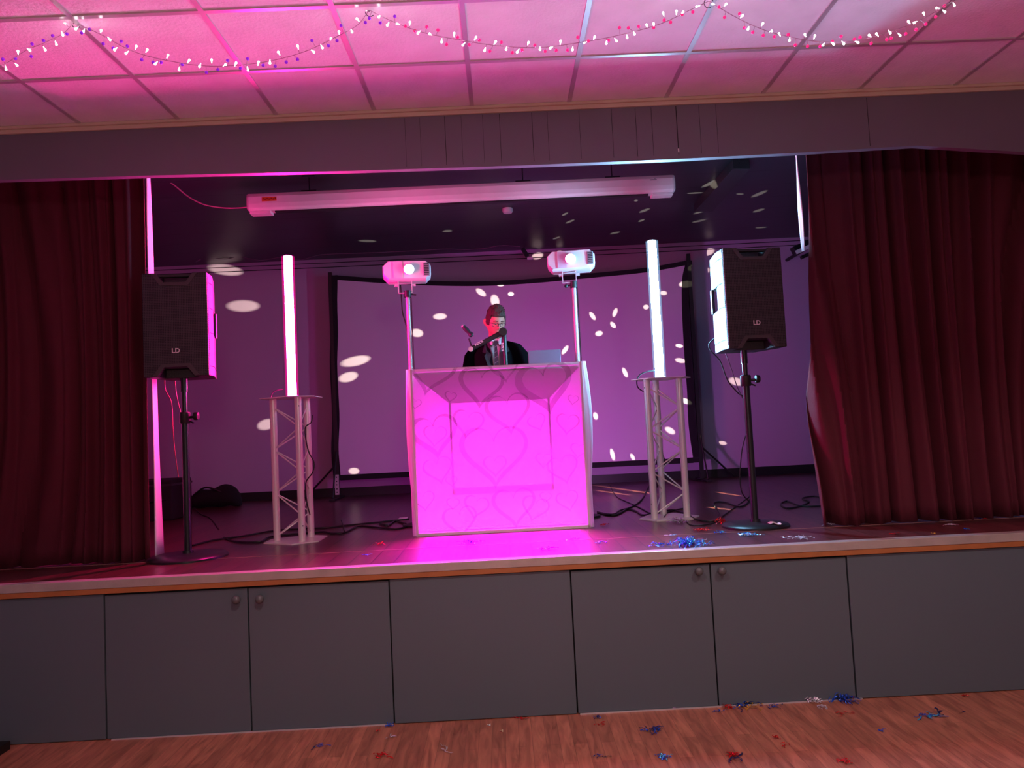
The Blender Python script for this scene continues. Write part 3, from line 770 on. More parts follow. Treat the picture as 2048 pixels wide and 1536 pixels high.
for s in (-1, 1): MB().tube([(s*.097, .09, .04-DZ), (s*.099, .04, .045-DZ), (s*.10, -.06, .042-DZ), (s*.107, -.16, .032-DZ), (s*.11, -.185, .028-DZ)], [.03, .042, .043, .036, .015], 12).build('shoe', M['rubber'], man, smooth=True)

# ================================================================== LIGHT EFFECT STANDS
def light_stand(px, ptop, pbase, fpx, fpy, Y, label, lablight, lens_col, lens_px, roll, face):
    tp = ony(px, ptop, Y)
    st = thing('light_stand', (tp.x, Y, SF), label, 'light stand')
    H = tp.z-SF
    MB().cyl((0, 0, .03), (0, 0, H-.02), .0185, n=16).build('pole', M['pole'], st, smooth=True)
    MB().box((.027, .0, H-.6), (.006, .02, 1.1)).build('cable', M['rubber'], st)
    MB().lathe([(.026, H-.055), (.030, H-.05), (.030, H), (.024, H+.003)], n=20).build('top_collar', M['black'], st, smooth=True)
    k = MB().cyl((-.03 if face < 0 else .03, 0, H-.03), (-.06 if face < 0 else .07, 0, H-.035), .006, n=8)
    if face < 0: k.sph((-.062, 0, H-.035), .016, 8, 6)
    k.build('clamp_knob', M['black'], st)
    MB().lathe([(.115, 0), (.115, .015), (.03, .03), (.02, .05)], n=28).build('base', M['black'], st)
    # fixture
    c_ = ony(fpx, fpy, Y)
    fx = thing('effect_light', c_, lablight, 'stage light', rz=face)
    wd, hg, dp = .385, .15, .22
    ch = .04
    bdy_ = MB()
    pr = [(-wd/2+ch, -hg/2), (wd/2-ch, -hg/2), (wd/2, -hg/2+ch), (wd/2, hg/2-ch), (wd/2-ch, hg/2), (-wd/2+ch, hg/2), (-wd/2, hg/2-ch), (-wd/2, -hg/2+ch)]
    bdy_.prism(pr, lambda p: (p[0]*.96, -dp/2, p[1]*.92), lambda p: (p[0], -dp/2+.03, p[1]))
    bdy_.prism(pr, lambda p: (p[0], -dp/2+.03, p[1]), lambda p: (p[0], dp/2, p[1]))
    bdy_.build('housing', M['fixture'], fx)
    MB().box2((-wd/2+.085, -dp/2-.004, -hg/2+.006), (-.035, -dp/2+.002, hg/2-.006)).build('face_plate', mat('plate', (206, 200, 212), .3), fx)
    # end vent
    MB().box2((wd/2-.062, -dp/2-.004, -.052), (wd/2-.012, -dp/2+.004, .052)).build('vent_panel', M['rim0'], fx, bevel=.003)
    vt = MB()
    for q_ in range(7): vt.box((wd/2-.037, -dp/2-.006, -.042+.014*q_), (.038, .004, .006))
    vt.build('vent_slats', M['stand'], fx)
    lx = (lens_px-fpx)/F*(Y+4.4)
    MB().lathe([(.045, .0), (.046, .014), (.040, .018), (.038, .0)], (lx, -dp/2, .0), 28, 'y').build('lens_ring', M['fixture'], fx, smooth=True)
    lens = MB(); lens.sph((lx, -dp/2-.010, 0), .036, 24, 12, sc=(1, .5, 1))
    lens.build('lens', lens_col, fx, smooth=True)
    # bracket
    bk = MB()
    for s in (-1, 1):
        bk.box((s*.055-.02, 0, -hg/2-.045), (.007, .03, .10)); bk.cyl((s*.055-.02, 0, -hg/2-.03), (s*.085-.02, 0, -hg/2-.03), .013, n=10)
    bk.box((-.02, 0, -hg/2-.095), (.117, .03, .006)); bk.cyl((-.01, 0, -hg/2-.095), (tp.x-c_.x, 0, tp.z-c_.z), .008, n=8)
    bk.build('bracket', mat('clear_bracket', (205, 190, 200), .25, .4), fx)
    return st, fx
lw_ = glow('white_lens', (1, .97, .88), 30, False)
lm_ = glow('magenta_lens', (1, .35, 1), 22, False)
light_stand(815, 582, 0, 814, 545, 1.80, 'silver stand pole behind the booth, left of the man', 'white box-shaped stage light with a round lens glowing white', lw_, 818, 0, .12)
light_stand(1147, 563, 0, 1142, 524, 1.80, 'silver stand pole behind the booth, right of the man', 'white box-shaped stage light with a round lens glowing magenta', lm_, 1141, 0, -.10)
lamp('effect_beam', 'POINT', ony(818, 545, 1.66), .05, (1, .97, .9), .03)
lamp('effect_beam', 'POINT', ony(1141, 523, 1.66), .12, (1, .05, .9), .03)
p_ = smoothpath([ony(x, y, 1.83) for x, y in ((801, 570), (803, 600), (805, 625), (812, 650), (817, 680), (818, 730))])
obj1(MB().tube(p_, .005, 6), 'light_cable', M['rubber'], 'black cable hanging beside the left silver stand pole', 'cable', p_[0])

# ================================================================== TRUSS TOWERS WITH LED TUBES
TUB = (('pink', (1, .012, .30), 680), ('white', (.26, .64, 1.0), 560))
def sleeve(name, col):  # see-through emissive shell that paints the bloom around a tube
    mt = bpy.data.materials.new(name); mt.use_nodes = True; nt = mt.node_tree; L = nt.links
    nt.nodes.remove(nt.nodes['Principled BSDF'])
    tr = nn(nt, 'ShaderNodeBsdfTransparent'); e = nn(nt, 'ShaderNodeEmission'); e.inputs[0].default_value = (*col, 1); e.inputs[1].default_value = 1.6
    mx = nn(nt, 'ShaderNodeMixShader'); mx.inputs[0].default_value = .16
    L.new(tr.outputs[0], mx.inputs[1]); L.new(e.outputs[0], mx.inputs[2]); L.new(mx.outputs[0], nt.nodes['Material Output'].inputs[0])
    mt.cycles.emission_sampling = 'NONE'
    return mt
def truss_tower(cx, cy, rot, zt, label, lablight, tubez, col, estr, scol):
    tw = thing('truss_tower', (cx, cy, SF), label, 'truss tower', rz=rot)
    Hh = zt-SF
    R_ = .1445
    cs = [V((R_*math.cos(a), R_*math.sin(a), 0)) for a in (PI/2, PI/2+2*PI/3, PI/2+4*PI/3)]
    for c_ in cs:
        MB().cyl(c_+V((0, 0, .008)), c_+V((0, 0, Hh-.004)), .0255, n=20).build('chord', M['trussm'], tw, smooth=True)
    for i in range(3):
        a, b = cs[i], cs[(i+1) % 3]; d = (b-a).normalized(); a2 = a+d*.02; b2 = b-d*.02
        br = MB(); nb_ = 6; zz = .04
        hh = (Hh-.1)/nb_
        for k in range(nb_):
            z0, z1 = .05+hh*k, .05+hh*(k+1)-.03
            off_ = d.cross(V((0, 0, 1)))*.006
            p0, p1 = (a2, b2) if (k+(i == 1)) % 2 else (b2, a2)
            br.cyl(p0+V((0, 0, z0)), p1+V((0, 0, z1)), .0055, n=8)
        br.build('brace', M['trussm'], tw)
    hexp = []
    for k in range(3):
        a = PI/2+2*PI*k/3
        for da in (-.42, .42): hexp.append((.235*math.cos(a+da), .235*math.sin(a+da)))
    MB().prism(hexp, lambda p: (p[0], p[1], 0), lambda p: (p[0], p[1], .008)).build('base_plate', M['trussm'], tw)
    MB().prism(hexp, lambda p: (p[0], p[1], Hh-.006), lambda p: (p[0], p[1], Hh)).build('top_plate', M['trussm'], tw)
    for c_ in cs:
        for z in (.12, Hh-.07): MB().sph(c_*1.15+V((0, 0, z)), .006, 8, 6).build('bolt', M['black'], tw)
    lt_ = thing('led_tube', (cx, cy, zt), lablight, 'light tube')
    Ht = tubez-zt
    MB().lathe([(.05, 0), (.05, .006), (.036, .014)], n=24).build('base', M['fixture'], lt_)
    tb_ = MB(); hb_ = MB(); n = 32; rt = .031
    for k in range(n):
        a0, a1 = 2*PI*k/n, 2*PI*(k+1)/n; am = (a0+a1)/2
        q4 = [(rt*math.cos(a0), rt*math.sin(a0), .01), (rt*math.cos(a1), rt*math.sin(a1), .01), (rt*math.cos(a1), rt*math.sin(a1), Ht), (rt*math.cos(a0), rt*math.sin(a0), Ht)]
        (hb_ if math.sin(am) > (.34 if col[0] == 1 else .14) else tb_).add(q4, [(0, 1, 2, 3)])
    tb_.build('light_tube', glow('led_'+lablight[20:24], col, estr), lt_)
    hb_.build('back_housing', M['fixture'], lt_)
    MB().tube([(0, 0, .012), (0, 0, Ht)], .047, 28, cap=False).build('halo_sleeve', sleeve('bloom_shell_'+lablight[20:24], scol), lt_, smooth=True)  # added glowing shell for the halo, not a part of the tube
    MB().cyl((0, 0, Ht), (0, 0, Ht+.004), .030, n=20).build('end_cap', M['fixture'], lt_)
    return tw
truss_tower(-1.553, 1.28, math.radians(-30), 1.932, 'silver triangular truss tower at the left of the booth', 'upright tube light glowing pink on the left truss tower', 2.990, TUB[0][1], TUB[0][2], (1, .0, .28))
truss_tower(1.226, 1.50, .05, 1.952, 'silver triangular truss tower at the right of the booth', 'upright tube light glowing cold white on the right truss tower', 3.031, TUB[1][1], TUB[1][2], (.35, .65, 1))

# ================================================================== SPEAKERS
def honey():
    mt = bpy.data.materials.new('speaker_grille'); mt.use_nodes = True; nt = mt.node_tree; L = nt.links
    b = nt.nodes['Principled BSDF']; b.inputs['Roughness'].default_value = .5; b.inputs['Metallic'].default_value = .2
    tc = nn(nt, 'ShaderNodeTexCoord'); mp = nn(nt, 'ShaderNodeMapping'); mp.inputs['Scale'].default_value = (1, .0001, 1); L.new(tc.outputs['Object'], mp.inputs[0])
    vo = nn(nt, 'ShaderNodeTexVoronoi'); vo.feature = 'DISTANCE_TO_EDGE'; vo.inputs['Scale'].default_value = 95; vo.inputs['Randomness'].default_value = .15
    L.new(mp.outputs[0], vo.inputs['Vector'])
    r = nn(nt, 'ShaderNodeMapRange'); r.inputs[1].default_value = .08; r.inputs[2].default_value = .2; L.new(vo.outputs['Distance'], r.inputs[0])
    mx = nn(nt, 'ShaderNodeMix', data_type='RGBA'); mx.inputs[6].default_value = (*lin((74, 66, 72)), 1); mx.inputs[7].default_value = (*lin((26, 23, 27)), 1)
    L.new(r.outputs[0], mx.inputs[0]); L.new(mx.outputs[2], b.inputs['Base Color'])
    return mt
M['grille'] = honey()
M['rim'] = mat('grille_rim', (70, 62, 66), .5, bump=(150, .2))
def speaker(loc, rot, label, W=.405, H=.672, D=.34):
    sp = thing('loudspeaker', loc, label, 'loudspeaker', rz=rot)
    nt_ = .115; nb_ = .085; nh = .062
    # cabinet: wide front, narrow back; handles cut in rear corners
    def plan(wb, notch): 
        f = W/2; b = W/2-.055
        if not notch: return [(-f, -D/2), (f, -D/2), (f, -D/2+.10), (b, D/2), (-b, D/2), (-f, -D/2+.10)]
        k = .045
        return [(-f, -D/2), (f, -D/2), (f, -D/2+.10), (b+.024, D/2-.15), (b-k+.02, D/2-.13), (b-k, D/2), (-b+k, D/2), (-b+k-.02, D/2-.13), (-b-.024, D/2-.15), (-f, -D/2+.10)]
    cb = MB()
    for z0, z1, nz in ((nh, H*.42, 0), (H*.42, H*.66, 1), (H*.66, H-nh, 0)):
        cb.prism(plan(0, nz), lambda p: (p[0], p[1]+.02, z0), lambda p: (p[0], p[1]+.02, z1))
    for z0, z1 in ((0, nh), (H-nh, H)):
        for s in (-1, 1):
            f = W/2; b = W/2-.055; i_ = nt_
            cb.prism([(s*i_, -D/2), (s*f, -D/2), (s*f, -D/2+.10), (s*b, D/2), (s*i_, D/2)], lambda p: (p[0], p[1]+.02, z0), lambda p: (p[0], p[1]+.02, z1))
        cb.prism([(-nt_, -D/2+.12), (nt_, -D/2+.12), (nt_, D/2), (-nt_, D/2)], lambda p: (p[0], p[1]+.02, z0), lambda p: (p[0], p[1]+.02, z1))
    cb.build('cabinet', M['cab'], sp, bevel=.006)
    gp_ = [(-W/2, 0), (-nt_, 0), (-nt_+.045, nh), (nt_-.045, nh), (nt_, 0), (W/2, 0), (W/2, H), (nt_, H), (nt_-.045, H-nh), (-nt_+.045, H-nh), (-nt_, H), (-W/2, H)]
    MB().prism(gp_, lambda p: (p[0], -D/2-.006, p[1]), lambda p: (p[0], -D/2+.022, p[1])).build('grille', M['grille'], sp, bevel=.006)
    for s, zb in ((1, 0), (-1, H)):
        rm = MB()
        pts = [(-nt_-.03, zb+s*.004), (-nt_+.028, zb+s*(nh+.022)), (nt_-.028, zb+s*(nh+.022)), (nt_+.03, zb+s*.004)]
        inn = [(-nt_, zb+s*.002), (-nt_+.045, zb+s*nh), (nt_-.045, zb+s*nh), (nt_, zb+s*.002)]
        poly_ = pts+inn[::-1]
        rm.prism(poly_, lambda p: (p[0], -D/2-.012, p[1]), lambda p: (p[0], -D/2+.0, p[1]))
        rm.build('handle_rim', M['rim'], sp, bevel=.002)
    MB().box((0, -D/2+.05, H-.010), (2*nt_, .04, .018)).build('top_handle', M['cab'], sp, bevel=.003)
    for s in (-1, 1):
        MB().box((s*(W/2-.043), D/2-.02, H*.54), (.020, .03, H*.24+.01)).build('side_handle', M['cab'], sp, bevel=.004)
    for s in (-1, 1):
        eg = MB(); eg.box((s*(W/2+.0004), -D/2+.018, H/2), (.0012, .014, H-.05))
        for k in range(46): eg.box((s*(W/2+.0012), -D/2+.018, .03+k*(H-.06)/45), (.003, .012, .007))
        eg.build('grille_edge', M['cab'], sp)
    text_mesh('LD', .042, 'logo', M['letter'], sp, Matrix.Translation((-.0, -D/2-.0068, .165)) @ FRONT, bold=.001)
    return sp
cl_ = (ony(287, 650, .75)+ony(410, 650, .75))/2
speaker((-2.095, .69, 2.062), math.radians(5), 'black loudspeaker on a stand, left of the pink tube light, its side lit pink')
speaker((1.688, .80, 2.077), math.radians(7), 'black loudspeaker on a stand, right of the white tube light, its side lit pale blue')
def spk_stand(loc, H, rb, label, split):
    st = thing('speaker_stand', loc, label, 'speaker stand')
    MB().lathe([(rb, 0), (rb, .012), (rb*.95, .022), (rb*.5, .028), (.035, .034), (.034, .05)], n=48).build('base', M['stand'], st, smooth=True)
    MB().cyl((0, 0, .03), (0, 0, split), .0235, n=20).build('outer_pole', M['stand'], st, smooth=True)
    MB().cyl((0, 0, split), (0, 0, H-.05), .0175, n=20).build('inner_pole', M['stand'], st, smooth=True)
    MB().cyl((0, 0, H-.09), (0, 0, H), .0225, n=20).build('top_collar', M['stand'], st, smooth=True)
    MB().lathe([(.033, split-.05), (.036, split-.045), (.036, split+.02), (.03, split+.026)], n=24).build('height_collar', M['black'], st, smooth=True)
    kb = MB().cyl((.03, 0, split-.01), (.065, -.01, split-.01), .009, n=10).lathe([(.002, -.015), (.026, -.012), (.028, 0), (.024, .014), (.002, .016)], (.078, -.01, split-.005), 18, 'x')
    kb.cyl((.03, 0, split-.035), (.062, -.012, split-.05), .006, n=8)
    kb.build('clamp_knob', M['rubber'], st, smooth=True)
    return st
spk_stand((-2.105, .69, SF), 2.062-SF, .25, 'black round-based speaker stand beside the left curtain', .93)
spk_stand((1.665, .80, SF), 2.077-SF, .222, 'black round-based speaker stand near the right curtain', 1.00)

# ================================================================== THINGS AT THE BACK LEFT
q = onz(330, 1048, SF)
ec = thing('equipment_case', (-3.56, 3.3, SF), 'dark equipment case standing on the stage behind the left speaker stand', 'case')
MB().box((0, .2, .20), (.50, .5, .40)).build('shell', M['soft'], ec, bevel=.02)
MB().box((0, .2, .35), (.505, .505, .02)).build('lid_edge', M['cab'], ec)
MB().tube(smoothpath([(-.22, -.06, .24), (-.05, -.075, .20), (.20, -.06, .21)]), .008, 8).build('strap', M['stand'], ec)
db = thing('duffel_bag', onz(432, 1014, SF), 'low black soft bag lying on the stage by the back wall', 'bag')
bb_ = MB()
rr = []
for i in range(15):
    u = -1+2*i/14; k = max(.05, 1-u**6)**.5
    hh_ = (.105+.03*math.exp(-((u-.45)/.35)**2))*k
    rr.append([V((u*.30, .15*k*math.cos(a)*(1+.05*math.sin(5*u+a)), hh_+hh_*math.sin(a)*(1+.06*math.sin(9*u)))) for a in [2*PI*j/16 for j in range(16)]])
bb_.rings(rr).build('shell', M['soft'], db, smooth=True, sub=1)
MB().tube(smoothpath([(-.2, -.12, .16), (-.05, -.15, .24), (.12, -.12, .17)]), .011, 8).build('strap', M['rubber'], db)

# ================================================================== CABLES
def fcable(pts, label, r=.006, name='stage_cable', z=SF, mt=None, hang=None):
    P = [onz(x, y, z) + V((0, 0, r+.001)) for x, y in pts]
    P = smoothpath(P, 6)
    return obj1(MB().tube(P, r, 8), name, mt or M['rubber'], label, 'cable', P[0], smooth=True)
fcable([(385, 1093), (430, 1082), (480, 1075), (520, 1068), (560, 1062), (640, 1058), (700, 1052), (760, 1046), (818, 1040)], 'long black cable across the stage behind the left truss tower', .007)
fcable([(448, 1077), (470, 1085), (520, 1086), (545, 1075), (640, 1066), (665, 1069), (690, 1067), (715, 1055), (745, 1056), (790, 1060), (818, 1054)], 'wavy black cable just in front of the long cable left of the booth', .007)
fcable([(683, 1042), (686, 1052), (689, 1064)], 'short black cable end left of the booth', .005)
fcable([(760, 1050), (775, 1053), (790, 1045), (812, 1050)], 'tangled dark cable end beside the left foot of the booth', .008)
fcable([(1195, 1026), (1225, 1031), (1240, 1023), (1262, 1016), (1283, 1001), (1297, 975), (1310, 962)], 'black cable from the booth curving up behind the right truss tower', .007)
fcable([(1195, 1028), (1230, 1032), (1255, 1020), (1272, 1024), (1285, 1032), (1300, 1030), (1345, 1022), (1375, 1030)], 'black cable from the booth running under the right truss tower', .007)
fcable([(1220, 972), (1232, 993), (1250, 1003), (1275, 1014), (1300, 1028)], 'thin dark cable crossing the boards right of the booth', .005)
fcable([(1328, 1037), (1337, 1026), (1350, 1022), (1370, 1020), (1385, 1037), (1410, 1044), (1435, 1042), (1438, 1030), (1428, 1008), (1450, 1006), (1480, 1015), (1497, 1005), (1500, 992)], 'looping black cable between the right truss tower and speaker stand', .006)
fcable([(1372, 1043), (1385, 1052), (1425, 1048), (1450, 1030), (1475, 1012), (1500, 994)], 'thin black cable running beside the looping cable to the right speaker stand', .004)
fcable([(1650, 1000), (1630, 994), (1605, 998), (1618, 1005), (1600, 1014), (1575, 1018), (1562, 1010), (1575, 1004), (1605, 1014), (1655, 1013)], 'coiled black cable on the boards by the right curtain', .006)
fcable([(1376, 958), (1395, 962), (1417, 961)], 'short black cable near the right foot of the framed screen', .007)
fcable([(383, 1010), (400, 1028), (418, 1036), (428, 1046), (438, 1060)], 'thin grey cable on the stage right of the left speaker pole', .005, mt=mat('dim_cable', (70, 50, 60), .5))
def hcable(pts, Y, label, r=.0045, mt=None):
    P = smoothpath([ony(x, y, Y) for x, y in pts], 6)
    return obj1(MB().tube(P, r, 8), 'hanging_cable', mt or M['rubber'], label, 'cable', P[0], smooth=True)
hcable([(1430, 676), (1418, 688), (1422, 702), (1440, 722), (1455, 760), (1475, 785), (1490, 800), (1492, 850), (1495, 900), (1502, 1010)], 1.05, 'black cable looping from the back of the right loudspeaker to its pole')
hcable([(1448, 698), (1460, 730), (1475, 775), (1490, 805)], 1.0, 'thin grey cable hanging under the right loudspeaker', .0035, mat('grey_cable2', (90, 80, 95), .5))
hcable([(1492, 870), (1484, 900), (1480, 950), (1484, 985), (1500, 1005)], .98, 'black cable bowing out from the lower right speaker pole', .004)
hcable([(329, 752), (331, 780), (343, 806), (346, 860), (350, 905), (357, 955)], 1.1, 'thin cable hanging furthest left under the left loudspeaker', .0035, mat('pink_cable', (150, 60, 80), .5))
hcable([(349, 752), (353, 790), (362, 830), (369, 880)], 1.02, 'thin cable hanging under the left loudspeaker close to its pole', .0035, mat('pink_cable', (150, 60, 80), .5))
hcable([(552, 802), (544, 800), (543, 790), (550, 782), (566, 778)], 1.28, 'black cable loop at the foot of the pink tube light', .004)
hcable([(625, 830), (622, 845), (611, 855), (612, 880), (618, 905), (628, 925), (625, 945), (612, 965), (613, 1000), (620, 1030)], 1.20, 'black cable wound down the left truss tower', .0045)
hcable([(1290, 785), (1276, 775), (1274, 760), (1282, 748), (1300, 742), (1312, 742)], 1.45, 'black cable loop at the foot of the white tube light', .0045)
hcable([(1308, 808), (1320, 835), (1312, 838), (1318, 870), (1322, 900), (1330, 925), (1318, 945), (1315, 975)], 1.66, 'black cable wound down the right truss tower', .0045)

# ================================================================== FOIL STREAMERS
FO = {}
for nm, c_ in (('blue', (30, 90, 215)), ('red', (205, 28, 30)), ('silver', (215, 210, 220)), ('navy', (28, 42, 110)), ('purple', (190, 120, 200)), ('gold', (220, 170, 40)), ('cyan', (70, 190, 225))):
    FO[nm] = mat('foil_'+nm, c_, .32, .45, var=(120, .5))
def foil(px, py, z, wpx, n, cols, label, tall=.02, seed=0, group=None):
    random.seed(int(px*31+py)+seed)
    c0 = onz(px, py, z); depth = c0.y+4.4; W = wpx/F*depth
    mb = MB()
    for k in range(n):
        mb.mi = random.randrange(len(cols))
        a = random.uniform(0, 2*PI); r_ = abs(random.gauss(0, .22))*W
        p = V((c0.x+min(r_, W*.48)*math.cos(a), c0.y+min(r_, W*.5)*math.sin(a)*.8, z+.003+random.random()*tall*max(0, 1-r_/(W*.5+1e-6))))
        d = random.uniform(0, 2*PI); ln = random.uniform(.35, 1)*min(W*.6, .10); wd = random.uniform(.003, .006)
        segs = 5; L1 = []; R1_ = []
        for i in range(segs+1):
            t = i/segs
            lift = math.sin(t*PI)*random.uniform(0, tall)*.6
            tw = random.uniform(-1, 1)
            o_ = V((-math.sin(d), math.cos(d), tw*.8))*wd/2
            zz = max(z+.0045, p.z+lift)
            pp = V((p.x, p.y, zz)); L1.append(pp+o_); R1_.append(pp-o_)
            p = p+V((math.cos(d), math.sin(d), 0))*ln/segs; d += random.uniform(-.7, .7)
        mb.add(L1+R1_, [(i, i+1, segs+1+i+1, segs+1+i) for i in range(segs)])
    return obj1(mb, 'foil_streamers', [FO[c] for c in cols], label, 'foil streamers', c0, group=group)
G1, G2 = 'foil streamers on the stage', 'foil streamers on the hall floor'
foil(1375, 1091, SF, 80, 130, ['blue', 'blue', 'cyan'], 'biggest pile of blue foil streamers on the right front edge of the stage', .035, group=G1)
foil(1315, 1092, SF, 42, 18, ['navy', 'blue', 'cyan'], 'small blue foil streamers just left of the biggest blue pile', .015, group=G1)
foil(943, 1087, SF, 44, 42, ['blue', 'navy'], 'knot of blue foil streamers on the boards below the booth', .02, group=G1)
foil(1094, 1099, SF, 46, 26, ['blue', 'navy', 'red'], 'scattered dark blue foil streamers on the stage edge right of the knot below the booth', .012, group=G1)
foil(1150, 1080, SF, 60, 9, ['navy'], 'few loose navy foil strips on the boards below the right end of the booth', .008, group=G1)
foil(1195, 1085, SF, 40, 8, ['navy', 'blue'], 'few navy foil strips just right of the booth on the stage boards', .008, group=G1)
foil(1207, 1052, SF, 22, 14, ['red'], 'small tuft of red foil at the right foot of the booth', .014, group=G1)
foil(758, 1090, SF, 26, 14, ['red'], 'small tuft of red foil left of the booth on the stage', .014, group=G1)
foil(737, 1111, SF, 40, 5, ['blue', 'cyan'], 'thin blue foil strip near the stage edge left of the booth', .006, group=G1)
foil(1358, 1044, SF, 56, 46, ['silver', 'silver', 'purple'], 'silver and pink foil streamers at the foot of the right truss tower', .025, group=G1)
foil(1440, 1047, SF, 30, 34, ['red'], 'red foil streamers against the left rim of the right speaker base', .035, group=G1)
foil(1404, 1061, SF, 38, 34, ['red'], 'flat heap of red foil in front of the right speaker base', .012, group=G1)
foil(1440, 1067, SF, 26, 16, ['blue', 'cyan'], 'blue foil scrap between the red heap and the right speaker base', .014, group=G1)
foil(1500, 1071, SF, 40, 40, ['blue', 'silver', 'cyan'], 'blue and silver foil streamers just in front of the right speaker base', .014, group=G1)
foil(1600, 1077, SF, 52, 26, ['silver'], 'silver foil strips on the stage edge right of the speaker base', .008, group=G1)
foil(1660, 1050, SF, 40, 12, ['silver'], 'silver foil specks at the foot of the right curtain corner', .008, group=G1)
foil(1790, 1069, SF, 24, 8, ['red'], 'two red foil scraps on the stage edge below the right curtain', .008, group=G1)
foil(1895, 1052, SF, 46, 8, ['silver'], 'long silver foil strip below the right curtain', .008, group=G1)
foil(1930, 1060, SF, 12, 8, ['blue', 'cyan'], 'bright blue foil speck near the right end of the stage edge', .012, group=G1)
foil(1868, 1069, SF, 10, 6, ['gold'], 'gold foil speck on the right end of the stage edge', .008, group=G1)
foil(1965, 1040, SF, 26, 7, ['red', 'navy'], 'red and navy foil strips under the hem of the right curtain', .008, group=G1)
foil(1385, 1078, SF, 60, 10, ['purple', 'silver'], 'pink foil strips between the booth and the red heap', .006, group=G1)
foil(1340, 1074, SF, 40, 7, ['cyan', 'silver'], 'pale foil specks behind the biggest blue pile', .012, group=G1)
for a in (
    (1490, 1411, 62, 40, ['navy', 'gold', 'blue'], 'navy and gold foil streamers against the stage front below the right doors', .02),
    (1455, 1416, 26, 22, ['red'], 'red foil tuft left of the navy and gold foil against the stage front', .015),
    (1441, 1424, 24, 8, ['blue'], 'blue foil strip in front of the red tuft near the stage front', .01),
    (1545, 1413, 40, 8, ['blue', 'navy'], 'blue foil strips between the navy heap and the silver heap', .008),
    (1628, 1404, 36, 24, ['silver'], 'silver foil streamers against the stage front left of the blue heap', .02),
    (1645, 1416, 26, 10, ['silver'], 'silver foil scrap in front of the silver streamers', .01),
    (1685, 1402, 54, 60, ['blue', 'blue', 'navy'], 'heap of bright blue foil against the right stage front', .03),
    (1700, 1397, 20, 12, ['red'], 'red foil scrap on the back of the bright blue heap', .03),
    (1670, 1426, 60, 5, ['red'], 'long thin red foil strip on the hall floor below the blue heap', .004),
    (1862, 1434, 48, 20, ['cyan', 'blue'], 'blue foil strips on the hall floor at the far right', .008),
    (1885, 1424, 60, 6, ['navy'], 'navy foil strips behind the far right blue strips', .006),
    (1307, 1461, 44, 24, ['navy', 'blue'], 'loop of blue foil on the hall floor below the right doors', .014),
    (1326, 1516, 28, 26, ['blue', 'cyan'], 'blue foil tuft at the bottom edge of the floor right of centre', .014),
    (1198, 1513, 26, 8, ['navy', 'blue'], 'faint navy foil strips near the bottom edge of the floor centre', .006),
    (1552, 1478, 16, 12, ['red'], 'small red foil tuft on the hall floor right of centre', .012),
    (1566, 1490, 28, 6, ['red'], 'red foil strip just below the small red tuft', .006),
    (1465, 1511, 34, 18, ['red'], 'red foil streamers near the bottom edge below the right doors', .008),
    (1690, 1524, 34, 18, ['red'], 'red foil streamers at the bottom edge on the right', .01),
    (1462, 1520, 60, 7, ['navy'], 'navy foil strips at the bottom edge beside the red streamers', .006),
    (1763, 1462, 16, 6, ['blue'], 'tiny blue foil strip on the hall floor at the right', .006),
    (1930, 1394, 16, 8, ['red'], 'red foil scrap near the stage front at far right', .012),
    (1201, 1450, 26, 6, ['red'], 'red foil strip on the hall floor near the centre', .004),
    (1195, 1436, 20, 10, ['navy', 'blue'], 'blue foil scrap at the foot of the seam between panel and door', .012),
    (762, 1515, 34, 14, ['red'], 'red foil curl on the hall floor at the left of centre', .012),
    (638, 1493, 44, 7, ['navy', 'blue'], 'navy foil strips on the hall floor left of centre', .006),
    (777, 1453, 22, 16, ['blue'], 'blue foil tuft against the stage front left of the middle panel', .012),
    (756, 1463, 10, 6, ['red'], 'red foil speck beside the blue tuft', .008),
    (782, 1476, 30, 5, ['silver'], 'thin silver foil strip on the hall floor left of centre', .006),
    (895, 1501, 44, 6, ['silver'], 'pale foil strip on the hall floor below the middle panel', .006),
    (1045, 1438, 40, 5, ['red'], 'thin red foil strip against the middle panel', .004)):
    foil(a[0], a[1], 0, a[2], a[3], a[4], a[5], a[6], group=G2)
for px, py, lb_, mt in ((1351, 1416, 'pale pink paper petal on the hall floor at the stage front', (205, 170, 215)), (978, 1451, 'white paper scrap on the hall floor below the middle panel', (225, 220, 220)), (1003, 1463, 'cream paper scrap on the hall floor right of the white one', (205, 180, 150)), (1752, 1388, 'cream round scrap at the foot of the far right stage panel', (205, 195, 150))):
    c0 = onz(px, py, 0); mb = MB()
    rr_ = .018 if px == 1351 else .008
    mb.grid(6, 4, lambda u, v: c0+V(((u-.5)*2.2*rr_, (v-.5)*2*rr_, .004+.004*math.sin(5*u+3*v))))
    obj1(mb, 'paper_scrap', mat('paper_%d' % px, mt, .6), lb_, 'paper scrap', c0, solid=.001)
c0 = onz(1550, 1056, SF); c0.z = SF+.026
mb = MB().grid(10, 6, lambda u, v: c0+V(((u-.5)*.075, (v-.5)*.05, .006+.010*noise.noise(V((u*3, v*3, 1)))+.008*math.sin(6*u))))
obj1(mb, 'crumpled_tissue', M['paper'], 'crumpled white tissue on the round base of the right speaker stand', 'tissue', c0, solid=.003)
# loose boards' worth of paper by the booth left foot
c0 = onz(806, 1038, SF); obj1(MB().box(c0+V((0, 0, .006)), (.07, .12, .008)), 'pale_adapter', M['white'], 'small pale flat adapter on the stage beside the left foot of the booth', 'adapter', c0)

